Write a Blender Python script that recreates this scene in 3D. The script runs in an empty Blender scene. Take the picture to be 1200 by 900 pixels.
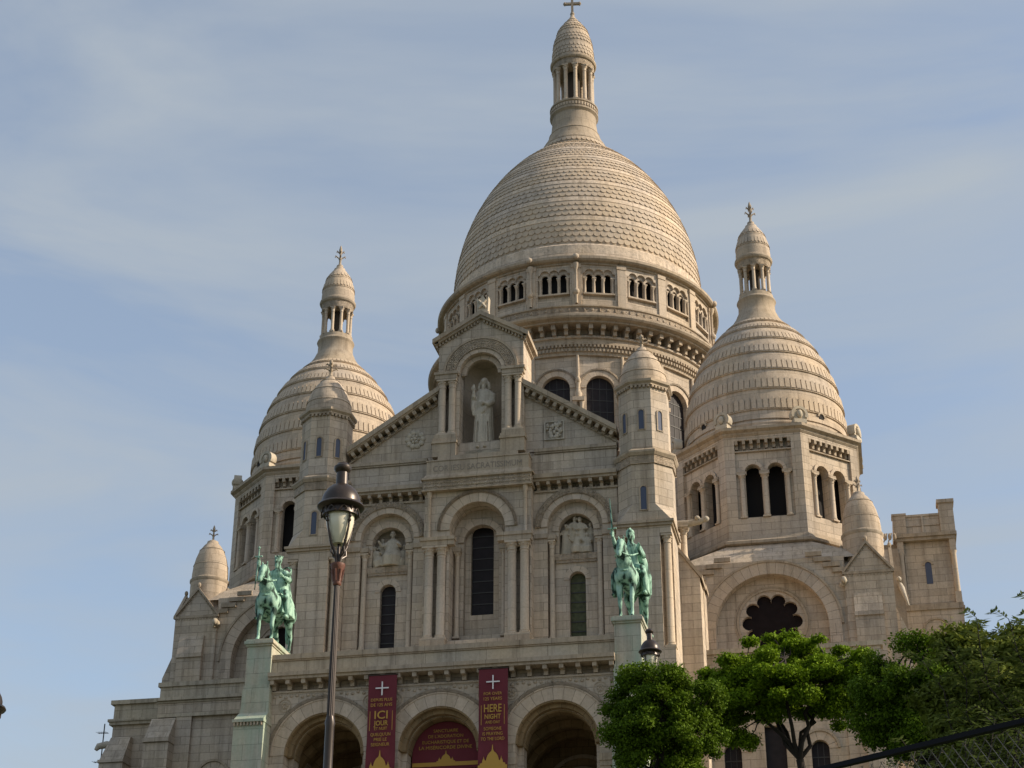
import bpy, math, random
import numpy as np
from math import sin, cos, pi, radians, sqrt
from mathutils import Matrix, Vector
from mathutils.geometry import tessellate_polygon

# ---------------------------------------------------------------- camera, sky, sun, exposure
sc = bpy.context.scene
COL = sc.collection
cam_d = bpy.data.cameras.new('camera')
cam_d.sensor_width = 36.0
cam_d.lens = 1988.17 / 1200 * 36.0
cam_d.clip_end = 5000
cam = bpy.data.objects.new('camera', cam_d)
COL.objects.link(cam)
yaw, pit, rol = -0.205468, 0.459447, 0.0021966
fw = Vector((sin(yaw)*cos(pit), cos(yaw)*cos(pit), sin(pit)))
rt = Vector((cos(yaw), -sin(yaw), 0)); up = rt.cross(fw)
r2 = cos(rol)*rt + sin(rol)*up; u2 = -sin(rol)*rt + cos(rol)*up
cam.matrix_world = Matrix(((r2.x, u2.x, -fw.x, 16.24), (r2.y, u2.y, -fw.y, -70.822), (r2.z, u2.z, -fw.z, 1.6), (0, 0, 0, 1)))
sc.camera = cam

SUN_EL, SUN_AZ = radians(30), radians(3)      # azimuth measured from +X towards +Y
sdir = Vector((cos(SUN_EL)*cos(SUN_AZ), cos(SUN_EL)*sin(SUN_AZ), sin(SUN_EL)))
sun_d = bpy.data.lights.new('sun', 'SUN'); sun_d.energy = 3.7; sun_d.angle = radians(0.5); sun_d.color = (1, .865, .68)
sun = bpy.data.objects.new('sun', sun_d); COL.objects.link(sun)
sun.rotation_euler = sdir.to_track_quat('Z', 'Y').to_euler()

world = bpy.data.worlds.new('World'); sc.world = world; world.use_nodes = True
wn, wl = world.node_tree.nodes, world.node_tree.links
wn.clear()
wo = wn.new('ShaderNodeOutputWorld'); bg = wn.new('ShaderNodeBackground')
sky = wn.new('ShaderNodeTexSky'); sky.sky_type = 'NISHITA'; sky.sun_disc = False
sky.sun_elevation = SUN_EL; sky.sun_rotation = pi/2 - SUN_AZ
sky.air_density = 1.0; sky.dust_density = 2.0; sky.ozone_density = .6
tc = wn.new('ShaderNodeTexCoord'); mp = wn.new('ShaderNodeMapping'); mp.inputs['Scale'].default_value = (1.0, 1.6, 5.0)
mp.inputs['Rotation'].default_value = (0, radians(-10), radians(15))
nz = wn.new('ShaderNodeTexNoise'); nz.inputs['Scale'].default_value = 2.3; nz.inputs['Detail'].default_value = 6
nz.inputs['Roughness'].default_value = .52; nz.inputs['Distortion'].default_value = .5
cr = wn.new('ShaderNodeMapRange'); cr.inputs['From Min'].default_value = .40; cr.inputs['From Max'].default_value = .66
cr.inputs['To Min'].default_value = .34; cr.inputs['To Max'].default_value = .95
mx = wn.new('ShaderNodeMix'); mx.data_type = 'RGBA'; mx.inputs['B'].default_value = (2.3, 2.56, 2.82, 1)
wl.new(tc.outputs['Generated'], mp.inputs['Vector']); wl.new(mp.outputs[0], nz.inputs['Vector'])
wl.new(nz.outputs['Fac'], cr.inputs['Value']); wl.new(cr.outputs[0], mx.inputs['Factor'])
wl.new(sky.outputs[0], mx.inputs['A']); wl.new(mx.outputs['Result'], bg.inputs['Color'])
bg.inputs['Strength'].default_value = .14
wl.new(bg.outputs[0], wo.inputs['Surface'])
vs = sc.view_settings
vs.view_transform = 'Standard'; vs.look = 'None'; vs.exposure = 0.5; vs.gamma = 1.0; vs.use_curve_mapping = False

# ---------------------------------------------------------------- materials
def nt(name):
    m = bpy.data.materials.new(name); m.use_nodes = True
    n, l = m.node_tree.nodes, m.node_tree.links
    return m, n, l, n['Principled BSDF']

def simple(name, col, rough=.6, metal=0.0, noise=.0, nscale=8, bump=0.0, spec=None):
    m, n, l, b = nt(name)
    b.inputs['Base Color'].default_value = (*col, 1); b.inputs['Roughness'].default_value = rough
    b.inputs['Metallic'].default_value = metal
    if spec is not None: b.inputs['Specular IOR Level'].default_value = spec
    if noise or bump:
        t = n.new('ShaderNodeTexNoise'); t.inputs['Scale'].default_value = nscale; t.inputs['Detail'].default_value = 5
        c = n.new('ShaderNodeTexCoord'); l.new(c.outputs['Object'], t.inputs['Vector'])
        if noise:
            r = n.new('ShaderNodeMix'); r.data_type = 'RGBA'
            r.inputs['A'].default_value = (*[x*(1-noise) for x in col], 1)
            r.inputs['B'].default_value = (*[min(1, x*(1+noise)) for x in col], 1)
            l.new(t.outputs['Fac'], r.inputs['Factor']); l.new(r.outputs['Result'], b.inputs['Base Color'])
        if bump:
            q = n.new('ShaderNodeBump'); q.inputs['Strength'].default_value = bump; q.inputs['Distance'].default_value = .02
            l.new(t.outputs['Fac'], q.inputs['Height']); l.new(q.outputs[0], b.inputs['Normal'])
    return m

def stone(name, col, row=.4, width=.98, mortar=.011, var=.12, streak=.55, carved=0.0, cscale=3.5, bricks=True, patina=0):
    """ashlar limestone: courses in metres from the UV map, weather stains from object noise"""
    m, n, l, b = nt(name)
    uv = n.new('ShaderNodeUVMap'); uv.uv_map = 'UVMap'
    co = n.new('ShaderNodeTexCoord')
    def mixc(a, bb, fac, typ='MIX'):
        x = n.new('ShaderNodeMix'); x.data_type = 'RGBA'; x.blend_type = typ
        for s, v in (('A', a), ('B', bb), ('Factor', fac)):
            if isinstance(v, (int, float)): x.inputs[s].default_value = v
            elif isinstance(v, tuple): x.inputs[s].default_value = v
            else: l.new(v, x.inputs[s])
        return x.outputs['Result']
    c1 = tuple(x*(1+var) for x in col)+(1,); c2 = tuple(x*(1-var) for x in col)+(1,)
    if bricks:
        bk = n.new('ShaderNodeTexBrick'); bk.offset = .5
        bk.inputs['Scale'].default_value = 1; bk.inputs['Mortar Size'].default_value = mortar
        bk.inputs['Mortar Smooth'].default_value = .3
        bk.inputs['Brick Width'].default_value = width; bk.inputs['Row Height'].default_value = row
        bk.inputs['Color1'].default_value = c1; bk.inputs['Color2'].default_value = c2
        bk.inputs['Mortar'].default_value = tuple(x*.5 for x in col)+(1,)
        l.new(uv.outputs[0], bk.inputs['Vector'])
        base = bk.outputs['Color']
    else:
        base = tuple(col)+(1,)
    # broad tone drift
    n1 = n.new('ShaderNodeTexNoise'); n1.inputs['Scale'].default_value = .5; n1.inputs['Detail'].default_value = 4
    l.new(co.outputs['Object'], n1.inputs['Vector'])
    r1 = n.new('ShaderNodeMapRange'); r1.inputs['From Min'].default_value = .35; r1.inputs['From Max'].default_value = .7
    l.new(n1.outputs['Fac'], r1.inputs['Value'])
    base = mixc(base, (1.12, 1.06, .95, 1), r1.outputs[0], 'MULTIPLY')
    # rain streaks: noise stretched down the wall
    mpp = n.new('ShaderNodeMapping'); mpp.inputs['Scale'].default_value = (3.0, 3.0, .16)
    l.new(co.outputs['Object'], mpp.inputs['Vector'])
    n2 = n.new('ShaderNodeTexNoise'); n2.inputs['Scale'].default_value = 1.0; n2.inputs['Detail'].default_value = 7; n2.inputs['Roughness'].default_value = .65
    l.new(mpp.outputs[0], n2.inputs['Vector'])
    r2_ = n.new('ShaderNodeMapRange'); r2_.inputs['From Min'].default_value = .48; r2_.inputs['From Max'].default_value = .7
    r2_.inputs['To Max'].default_value = streak
    l.new(n2.outputs['Fac'], r2_.inputs['Value'])
    base = mixc(base, (.42, .40, .38, 1), r2_.outputs[0], 'MULTIPLY')
    # fine grain
    n3 = n.new('ShaderNodeTexNoise'); n3.inputs['Scale'].default_value = 9; n3.inputs['Detail'].default_value = 6; n3.inputs['Roughness'].default_value = .7
    l.new(co.outputs['Object'], n3.inputs['Vector'])
    r3 = n.new('ShaderNodeMapRange'); r3.inputs['From Min'].default_value = .3; r3.inputs['From Max'].default_value = .7; r3.inputs['To Min'].default_value = .86; r3.inputs['To Max'].default_value = 1.1
    l.new(n3.outputs['Fac'], r3.inputs['Value'])
    base = mixc(base, r3.outputs[0], 1.0, 'MULTIPLY')
    if patina:
        n4 = n.new('ShaderNodeTexNoise'); n4.inputs['Scale'].default_value = 1.4; n4.inputs['Detail'].default_value = 6
        mp4 = n.new('ShaderNodeMapping'); mp4.inputs['Scale'].default_value = (1, 1, .3); l.new(co.outputs['Object'], mp4.inputs['Vector'])
        l.new(mp4.outputs[0], n4.inputs['Vector'])
        r4 = n.new('ShaderNodeMapRange'); r4.inputs['From Min'].default_value = .38; r4.inputs['From Max'].default_value = .66; r4.inputs['To Max'].default_value = patina
        l.new(n4.outputs['Fac'], r4.inputs['Value'])
        base = mixc(base, (.27, .40, .31, 1), r4.outputs[0])
    h = n3.outputs['Fac']
    if carved:
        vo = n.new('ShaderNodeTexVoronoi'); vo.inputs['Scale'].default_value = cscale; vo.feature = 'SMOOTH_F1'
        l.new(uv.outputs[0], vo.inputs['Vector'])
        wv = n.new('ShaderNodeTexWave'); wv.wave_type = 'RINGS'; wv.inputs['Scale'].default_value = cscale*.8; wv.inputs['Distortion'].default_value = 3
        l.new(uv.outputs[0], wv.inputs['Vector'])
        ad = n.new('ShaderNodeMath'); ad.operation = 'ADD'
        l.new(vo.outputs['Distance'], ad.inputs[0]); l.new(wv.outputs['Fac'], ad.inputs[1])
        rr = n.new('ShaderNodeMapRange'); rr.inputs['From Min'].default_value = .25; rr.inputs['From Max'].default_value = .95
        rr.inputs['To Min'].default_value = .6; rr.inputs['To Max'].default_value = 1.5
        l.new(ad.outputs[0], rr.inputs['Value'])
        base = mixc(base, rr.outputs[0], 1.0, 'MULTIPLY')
        bp0 = n.new('ShaderNodeBump'); bp0.inputs['Strength'].default_value = carved; bp0.inputs['Distance'].default_value = .08
        l.new(ad.outputs[0], bp0.inputs['Height'])
    bp = n.new('ShaderNodeBump'); bp.inputs['Strength'].default_value = .35; bp.inputs['Distance'].default_value = .03
    l.new(h, bp.inputs['Height'])
    if carved: l.new(bp0.outputs[0], bp.inputs['Normal'])
    if bricks:
        bq = n.new('ShaderNodeBump'); bq.invert = True; bq.inputs['Strength'].default_value = .5; bq.inputs['Distance'].default_value = .015
        l.new(bk.outputs['Fac'], bq.inputs['Height']); l.new(bp.outputs[0], bq.inputs['Normal'])
        l.new(bq.outputs[0], b.inputs['Normal'])
    else: l.new(bp.outputs[0], b.inputs['Normal'])
    l.new(base, b.inputs['Base Color']); b.inputs['Roughness'].default_value = .9
    b.inputs['Specular IOR Level'].default_value = .2
    return m

SC = (.465, .395, .325)
M_WALL = stone('limestone_ashlar', SC)
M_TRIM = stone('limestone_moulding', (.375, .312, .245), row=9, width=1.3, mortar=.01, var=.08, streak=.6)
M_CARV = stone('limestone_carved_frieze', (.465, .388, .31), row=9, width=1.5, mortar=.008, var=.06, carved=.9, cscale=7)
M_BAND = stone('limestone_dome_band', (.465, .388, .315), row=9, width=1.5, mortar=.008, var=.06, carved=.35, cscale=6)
M_COLU = stone('limestone_column', (.475, .398, .32), row=1.3, width=9, mortar=.008, var=.05, streak=.3)
M_VOUS = stone('limestone_voussoir', (.465, .388, .315), row=9, width=.42, mortar=.012, var=.12, streak=.4)
M_DOME = stone('limestone_dome', (.46, .38, .302), row=.45, width=.9, mortar=.008, var=.10, streak=.55)
M_TILE = stone('limestone_scale_tile', (.47, .39, .31), bricks=False, streak=.5)
M_STAT = stone('limestone_sculpture', (.46, .41, .34), bricks=False, streak=.5)
M_PEDE = stone('limestone_copper_stained', (.45, .42, .35), row=.62, width=1.3, var=.08, streak=.45, patina=.6)
M_DARK = simple('dark_interior_tone', (.05, .038, .028), .95)  # dark tone stands in for shade inside the lanterns; doors share it
M_DARKER = simple('unlit_interior', (.012, .010, .010), .9)  # near-black colour stands in for shade within gallery, drum, towers and vents
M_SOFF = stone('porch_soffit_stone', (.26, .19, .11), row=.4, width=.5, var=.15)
M_GLASS = simple('leaded_dark_glass', (.022, .018, .02), .55, noise=.5, nscale=3, spec=.15)
M_GLASSG = simple('stained_green_glass', (.075, .08, .04), .5, noise=.7, nscale=6, spec=.15)
M_ROSE = simple('rose_glass', (.018, .014, .015), .85, noise=.3, nscale=4, spec=.05)
M_LEAD = simple('window_lead', (.035, .032, .03), .6)
M_IRON = simple('painted_dark_iron', (.04, .027, .02), .36, metal=.35, noise=.3, nscale=20, spec=.6)
M_RUST = simple('red_brown_collar', (.13, .045, .025), .55, noise=.3, nscale=25, bump=.3)
M_RED = simple('burgundy_banner_cloth', (.125, .013, .022), .8, noise=.12, nscale=4)
M_GOLD = simple('gold_print', (.43, .25, .04), .7)
M_WHITE = simple('white_print', (.7, .68, .68), .7)
M_BARK = simple('tree_bark', (.022, .016, .012), .95, noise=.4, nscale=12, bump=.6)
M_ALU = simple('antenna_metal', (.09, .085, .08), .5, metal=.5)

def bronze():
    m, n, l, b = nt('verdigris_bronze')
    co = n.new('ShaderNodeTexCoord'); t = n.new('ShaderNodeTexNoise'); t.inputs['Scale'].default_value = 3.2; t.inputs['Detail'].default_value = 7
    mp_ = n.new('ShaderNodeMapping'); mp_.inputs['Scale'].default_value = (1.6, 1.6, .6); l.new(co.outputs['Object'], mp_.inputs['Vector']); l.new(mp_.outputs[0], t.inputs['Vector'])
    r = n.new('ShaderNodeValToRGB'); r.color_ramp.elements[0].position = .40; r.color_ramp.elements[0].color = (.025, .05, .038, 1)
    r.color_ramp.elements[1].position = .60; r.color_ramp.elements[1].color = (.36, .55, .44, 1)
    e = r.color_ramp.elements.new(.48); e.color = (.20, .36, .28, 1)
    l.new(t.outputs['Fac'], r.inputs['Fac']); l.new(r.outputs['Color'], b.inputs['Base Color'])
    b.inputs['Roughness'].default_value = .75; b.inputs['Metallic'].default_value = .0; b.inputs['Specular IOR Level'].default_value = .3
    q = n.new('ShaderNodeBump'); q.inputs['Strength'].default_value = .5; q.inputs['Distance'].default_value = .04
    t2 = n.new('ShaderNodeTexNoise'); t2.inputs['Scale'].default_value = 9; t2.inputs['Detail'].default_value = 4; l.new(co.outputs['Object'], t2.inputs['Vector'])
    l.new(t2.outputs['Fac'], q.inputs['Height']); l.new(q.outputs[0], b.inputs['Normal'])
    return m
M_BRZ = bronze()

def leafmat(name, c1, c2, scale=1.2):
    m, n, l, b = nt(name)
    co = n.new('ShaderNodeTexCoord'); t = n.new('ShaderNodeTexNoise'); t.inputs['Scale'].default_value = scale; t.inputs['Detail'].default_value = 3
    l.new(co.outputs['Object'], t.inputs['Vector'])
    gi = n.new('ShaderNodeNewGeometry')
    ad = n.new('ShaderNodeMath'); ad.operation = 'MULTIPLY_ADD'; ad.inputs[1].default_value = .5; l.new(gi.outputs['Random Per Island'], ad.inputs[0]); 
    sb = n.new('ShaderNodeMath'); sb.operation = 'MULTIPLY'; sb.inputs[1].default_value = .6; l.new(t.outputs['Fac'], sb.inputs[0]); l.new(sb.outputs[0], ad.inputs[2])
    r = n.new('ShaderNodeMix'); r.data_type = 'RGBA'; r.inputs['A'].default_value = (*c1, 1); r.inputs['B'].default_value = (*c2, 1)
    l.new(ad.outputs[0], r.inputs['Factor']); l.new(r.outputs['Result'], b.inputs['Base Color'])
    b.inputs['Roughness'].default_value = .7; b.inputs['Specular IOR Level'].default_value = .12
    tr = n.new('ShaderNodeBsdfTranslucent'); l.new(r.outputs['Result'], tr.inputs['Color'])
    ms = n.new('ShaderNodeMixShader'); ms.inputs[0].default_value = .25
    o = n['Material Output']; l.new(b.outputs[0], ms.inputs[1]); l.new(tr.outputs[0], ms.inputs[2]); l.new(ms.outputs[0], o.inputs['Surface'])
    return m
M_LEAF = leafmat('bright_green_leaves', (.03, .075, .003), (.23, .34, .012))
M_LEAFD = leafmat('dark_green_leaves', (.016, .045, .003), (.14, .22, .010))
M_LEAFO = leafmat('olive_green_leaves', (.024, .045, .005), (.19, .22, .03))

M_SPRAY = leafmat('sunlit_tone_leaves', (.05, .08, .02), (.22, .27, .08))  # leaf colour lightened to stand for sunlight on the shrubs

# ---------------------------------------------------------------- mesh builder
class MB:
    def __init__(s): s.v = []; s.f = []; s.uv = []; s.T = None; s.mi = []; s.cur = 0
    def add(s, vs_, fs, uvs=None):
        if s.T is not None: vs_ = [tuple(s.T @ Vector(p)) for p in vs_]
        o = len(s.v); s.v += [tuple(p) for p in vs_]
        for k, f in enumerate(fs):
            s.f.append([o+i for i in f]); s.uv.append(uvs[k] if uvs else None); s.mi.append(s.cur)
        return s
    def box(s, x0, x1, y0, y1, z0, z1):
        P = [(x, y, z) for x in (x0, x1) for y in (y0, y1) for z in (z0, z1)]
        return s.add(P, [(0,1,3,2),(4,6,7,5),(0,4,5,1),(2,3,7,6),(0,2,6,4),(1,5,7,3)])
    def hexa(s, lo, hi):      # two quads (4 points each, same winding)
        return s.add(list(lo)+list(hi), [(3,2,1,0),(4,5,6,7),(0,1,5,4),(1,2,6,5),(2,3,7,6),(3,0,4,7)])
    def plate(s, loops, y0, y1):
        """extrude a 2-D (x,z) outline with holes from y0 (front) to y1"""
        pts = [p for L in loops for p in L]
        tris = tessellate_polygon([[Vector((p[0], p[1], 0)) for p in L] for L in loops])
        n = len(pts)
        V = [(p[0], y0, p[1]) for p in pts] + [(p[0], y1, p[1]) for p in pts]
        F = []
        for t in tris:
            a, b, c = [Vector(pts[i]) for i in t]
            cr_ = (b.x-a.x)*(c.y-a.y)-(b.y-a.y)*(c.x-a.x)
            if abs(cr_) < 1e-12: continue
            t = t if cr_ > 0 else t[::-1]
            F.append(tuple(t)); F.append(tuple(n+i for i in t[::-1]))
        o = 0
        for k, L in enumerate(loops):
            m = len(L); ar = sum(L[i][0]*L[(i+1) % m][1]-L[(i+1) % m][0]*L[i][1] for i in range(m))
            for i in range(m):
                j = (i+1) % m
                q = (o+i, n+o+i, n+o+j, o+j)
                if (ar > 0) != (k == 0): q = q[::-1]
                F.append(q)
            o += m
        return s.add(V, F)
    def aring(s, cx, cz, r0, r1, y0, y1, a0=0, a1=pi, n=24):
        """flat arch ring, voussoir UV follows the arc"""
        V, F, U = [], [], []
        for i in range(n+1):
            a = a0+(a1-a0)*i/n
            for r in (r0, r1):
                for y in (y0, y1): V.append((cx+r*cos(a), y, cz+r*sin(a)))
        rm = (r0+r1)/2
        for i in range(n):
            a = i*4; b = a+4; u0 = rm*(a1-a0)*i/n; u1 = rm*(a1-a0)*(i+1)/n
            F.append((a, a+2, b+2, b)); U.append([(u0,.05),(u0,.4),(u1,.4),(u1,.05)])
            F.append((a+1, b+1, b+3, a+3)); U.append([(u0,.05),(u1,.05),(u1,.4),(u0,.4)])
            F.append((a+2, a+3, b+3, b+2)); U.append([(u0,.05),(u0,.4),(u1,.4),(u1,.05)])
            F.append((a, b, b+1, a+1)); U.append([(u0,.05),(u1,.05),(u1,.4),(u0,.4)])
        F.append((0,1,3,2)); U.append([(0,0),(0,.1),(.1,.1),(.1,0)])
        k = n*4; F.append((k,k+2,k+3,k+1)); U.append([(0,0),(0,.1),(.1,.1),(.1,0)])
        return s.add(V, F, U)
    def lathe(s, prof, cx=0, cy=0, n=32, a0=0, a1=2*pi, uref=None):
        full = abs(a1-a0-2*pi) < 1e-6
        m = n if full else n+1
        V, F, U = [], [], []
        R = uref or max(r for r, z in prof)
        L = [0]
        for i in range(1, len(prof)): L.append(L[-1]+sqrt((prof[i][0]-prof[i-1][0])**2+(prof[i][1]-prof[i-1][1])**2))
        for (r, z) in prof:
            for k in range(m):
                a = a0+(a1-a0)*k/n
                V.append((cx+r*cos(a), cy+r*sin(a), z))
        z0 = prof[0][1]
        for i in range(len(prof)-1):
            for k in range(n):
                k2 = (k+1) % m if full else k+1
                F.append((i*m+k, i*m+k2, (i+1)*m+k2, (i+1)*m+k))
                u0, u1 = R*(a1-a0)*k/n, R*(a1-a0)*(k+1)/n
                U.append([(u0, z0+L[i]), (u1, z0+L[i]), (u1, z0+L[i+1]), (u0, z0+L[i+1])])
        return s.add(V, F, U)
    def ngon(s, prof, cx, cy, k=8, ph=pi/8):
        """stack of regular k-gons (r = circumradius), flat faces"""
        V, F = [], []
        for (r, z) in prof:
            for i in range(k):
                a = ph+2*pi*i/k; V.append((cx+r*cos(a), cy+r*sin(a), z))
        for j in range(len(prof)-1):
            for i in range(k):
                i2 = (i+1) % k; F.append((j*k+i, j*k+i2, (j+1)*k+i2, (j+1)*k+i))
        F.append(tuple(range(k))[::-1]); F.append(tuple((len(prof)-1)*k+i for i in range(k)))
        return s.add(V, F)
    def tube(s, pts, rad, n=8):
        pts = [Vector(p) for p in pts]
        if isinstance(rad, (int, float)): rad = [rad]*len(pts)
        V, F = [], []; ref = None
        for i, p in enumerate(pts):
            d = (pts[min(i+1, len(pts)-1)]-pts[max(i-1, 0)]).normalized()
            if ref is None: ref = d.orthogonal().normalized()
            ref = (ref - d*ref.dot(d)).normalized(); b = d.cross(ref)
            for k in range(n):
                a = 2*pi*k/n; V.append(tuple(p+(ref*cos(a)+b*sin(a))*rad[i]))
        for i in range(len(pts)-1):
            for k in range(n):
                k2 = (k+1) % n; F.append((i*n+k, i*n+k2, (i+1)*n+k2, (i+1)*n+k))
        F.append(tuple(range(n))[::-1]); F.append(tuple((len(pts)-1)*n+k for k in range(n)))
        return s.add(V, F)
    def ball(s, c, r, n=10, m=7):
        c = Vector(c); rr = r if hasattr(r, '__len__') else (r, r, r)
        V = [(c.x, c.y, c.z-rr[2])]; F = []
        for i in range(1, m):
            t = -pi/2+pi*i/m
            for k in range(n): V.append((c.x+rr[0]*cos(t)*cos(2*pi*k/n), c.y+rr[1]*cos(t)*sin(2*pi*k/n), c.z+rr[2]*sin(t)))
        V.append((c.x, c.y, c.z+rr[2])); e = len(V)-1
        for k in range(n):
            k2 = (k+1) % n; F.append((0, 1+k2, 1+k)); F.append((e, 1+(m-2)*n+k, 1+(m-2)*n+k2))
            for i in range(m-2): F.append((1+i*n+k, 1+i*n+k2, 1+(i+1)*n+k2, 1+(i+1)*n+k))
        return s.add(V, F)
    def build(s, name, mats, parent=None, smooth=None):
        me = bpy.data.meshes.new(name); me.from_pydata(s.v, [], s.f)
        uvl = me.uv_layers.new(name='UVMap')
        co = np.array(s.v); buf = np.zeros((len(me.loops), 2)); li = 0
        for f, u in zip(s.f, s.uv):
            k = len(f)
            if u: buf[li:li+k] = u
            else:
                p = co[f]; nn = np.cross(p[1]-p[0], p[2]-p[0])
                if k > 3 and np.abs(nn).max() < 1e-9: nn = np.cross(p[2]-p[0], p[3]-p[0])
                L = np.linalg.norm(nn); nn = nn/L if L > 0 else np.array([0, 0, 1.])
                if abs(nn[2]) > .85: buf[li:li+k] = p[:, :2]
                else:
                    t = np.array([-nn[1], nn[0], 0]); t /= np.linalg.norm(t)
                    w = np.cross(nn, t)
                    buf[li:li+k, 0] = p@t; buf[li:li+k, 1] = p@w if abs(nn[2]) > .3 else p[:, 2]
            li += k
        uvl.data.foreach_set('uv', buf.ravel())
        if not isinstance(mats, (list, tuple)): mats = [mats]
        for m in mats: me.materials.append(m)
        if len(mats) > 1: me.polygons.foreach_set('material_index', s.mi)
        if smooth:
            me.polygons.foreach_set('use_smooth', [True]*len(me.polygons)); me.set_sharp_from_angle(angle=radians(smooth))
        me.update()
        o = bpy.data.objects.new(name, me); COL.objects.link(o)
        if parent is not None:
            o.parent = parent; o.matrix_parent_inverse = parent.matrix_world.inverted() if False else Matrix.Identity(4)
        return o

def build_split(mb, name, mats, parent, key, smooth=None):
    """one object per piece: key(x, y, z) of a face centre says which piece it belongs to"""
    g = {}
    for i, f in enumerate(mb.f):
        c = [sum(mb.v[k][a] for k in f)/len(f) for a in range(3)]
        g.setdefault(key(*c), []).append(i)
    out = []
    for k in sorted(g):
        m = MB(); used = {}
        for i in g[k]:
            nf = []
            for q in mb.f[i]:
                if q not in used: used[q] = len(m.v); m.v.append(mb.v[q])
                nf.append(used[q])
            m.f.append(nf); m.uv.append(mb.uv[i]); m.mi.append(mb.mi[i])
        out.append(m.build(name, mats, parent, smooth))
    return out
def tag(o, label=None, cat=None, group=None, kind=None):
    if label: o['label'] = label
    if cat: o['category'] = cat
    if group: o['group'] = group
    if kind: o['kind'] = kind
    return o
def empty(name, loc=(0, 0, 0), rz=0.0):
    o = bpy.data.objects.new(name, None); COL.objects.link(o); o.location = loc; o.rotation_euler = (0, 0, rz); o.empty_display_size = .3
    return o
def bead_ring(mb, cx, cz, r0, r1, y, T=None):
    """rosettes and beads carved on an archivolt"""
    rm = (r0+r1)/2; w = (r1-r0); n = int(pi*rm/(w*.55))
    for k in range(n):
        a = pi*(k+.5)/n
        mb.ball((cx+rm*cos(a), y, cz+rm*sin(a)), (w*.2, .05, w*.2), 6, 4)
        for rr in (r0+w*.12, r1-w*.12):
            for d in (-.25, .25): b = a+d*pi/n*2*.5; mb.ball((cx+rr*cos(b), y, cz+rr*sin(b)), (w*.07, .04, w*.07), 5, 4)
def arch(cx, hw, z0, zs, n=14, rise=None):
    """closed outline of a round-headed opening (counter-clockwise)"""
    rise = rise or hw
    return [(cx-hw, z0), (cx+hw, z0)] + [(cx+hw*cos(pi*i/n), zs+rise*sin(pi*i/n)) for i in range(n+1)]
def rect(x0, x1, z0, z1): return [(x0, z0), (x1, z0), (x1, z1), (x0, z1)]
def frame(cx, cy, az=0): return Matrix.Translation((cx, cy, 0)) @ Matrix.Rotation(az, 4, 'Z')
def column(x, y, z0, z1, r, parent, mat=None, T=None, n=14, cap=.32, square=True):
    mb = MB(); mb.T = T
    cap = min(cap, (z1-z0)*.2); b = cap*.7
    mb.box(x-r*1.45, x+r*1.45, y-r*1.45, y+r*1.45, z0, z0+b*.35)
    mb.lathe([(r*1.4, z0+b*.35), (r*1.45, z0+b*.5), (r*1.2, z0+b*.68), (r*1.28, z0+b*.82), (r*1.03, z0+b), (r*.98, z1-cap), (r*1.15, z1-cap), (r*1.15, z1-cap*.9),
              (r*1.0, z1-cap*.85), (r*1.12, z1-cap*.5), (r*1.5, z1-cap*.22)], x, y, n)
    for k in range(8):      # leaf knobs on the capital
        a = k*pi/4; mb.ball((x+r*1.28*cos(a), y+r*1.28*sin(a), z1-cap*.42), r*.28, 5, 4)
    mb.box(x-r*1.5, x+r*1.5, y-r*1.5, y+r*1.5, z1-cap*.22, z1)
    return mb.build('column', mat or M_COLU, parent, 50)
def finial(x, y, z0, z1, w, parent):
    """fleuron: stem, two rings of crockets, bud"""
    mb = MB(); h = z1-z0
    mb.lathe([(w*.42, z0), (w*.5, z0+h*.06), (w*.25, z0+h*.12), (w*.22, z0+h*.3), (w*.34, z0+h*.34), (w*.2, z0+h*.4), (w*.18, z0+h*.55), (w*.3, z0+h*.66), (w*.32, z0+h*.78), (w*.16, z0+h*.92), (0.001, z1)], x, y, 12)
    for lv, rr in ((.45, 1.0), (.68, .72)):
        for k in range(4):
            a = k*pi/2+pi/8; c, s_ = cos(a), sin(a)
            P = [(x+c*w*.1, y+s_*w*.1, z0+h*(lv-.08)), (x+c*w*.55*rr, y+s_*w*.55*rr, z0+h*(lv-.02)), (x+c*w*.9*rr, y+s_*w*.9*rr, z0+h*(lv+.04)), (x+c*w*.98*rr, y+s_*w*.98*rr, z0+h*(lv-.04))]
            mb.tube(P, [w*.12, w*.13, w*.15, w*.1], 6)
    return mb.build('finial', M_TRIM, parent, 50)
def ring_boxes(mb, cx, cy, r0, r1, z0, z1, n, wfrac, a0=0.0, taper=0):
    for k in range(n):
        a = a0+2*pi*k/n; w = pi*r1/n*wfrac
        T0 = mb.T; mb.T = frame(cx, cy, a)
        if taper: mb.hexa([(-w, -r0-.02, z0), (w, -r0-.02, z0), (w, -r0, z0), (-w, -r0, z0)][::1], [(-w, -r1, z1), (w, -r1, z1), (w, -r0, z1), (-w, -r0, z1)])
        else: mb.box(-w, w, -r1, -r0, z0, z1)
        mb.T = T0
def modillions(mb, x0, x1, y0, y1, z0, z1, step, w, notch=True):
    """brackets under a straight cornice, y0 = wall plane, y1 = front"""
    n = max(1, int(round((x1-x0)/step))); st = (x1-x0)/n
    for k in range(n+1):
        x = x0+k*st
        mb.box(x-w/2, x+w/2, y1, y0, (z0+z1)/2, z1)
        mb.box(x-w/2, x+w/2, y0+(y1-y0)*.55, y0, z0, (z0+z1)/2)
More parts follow.
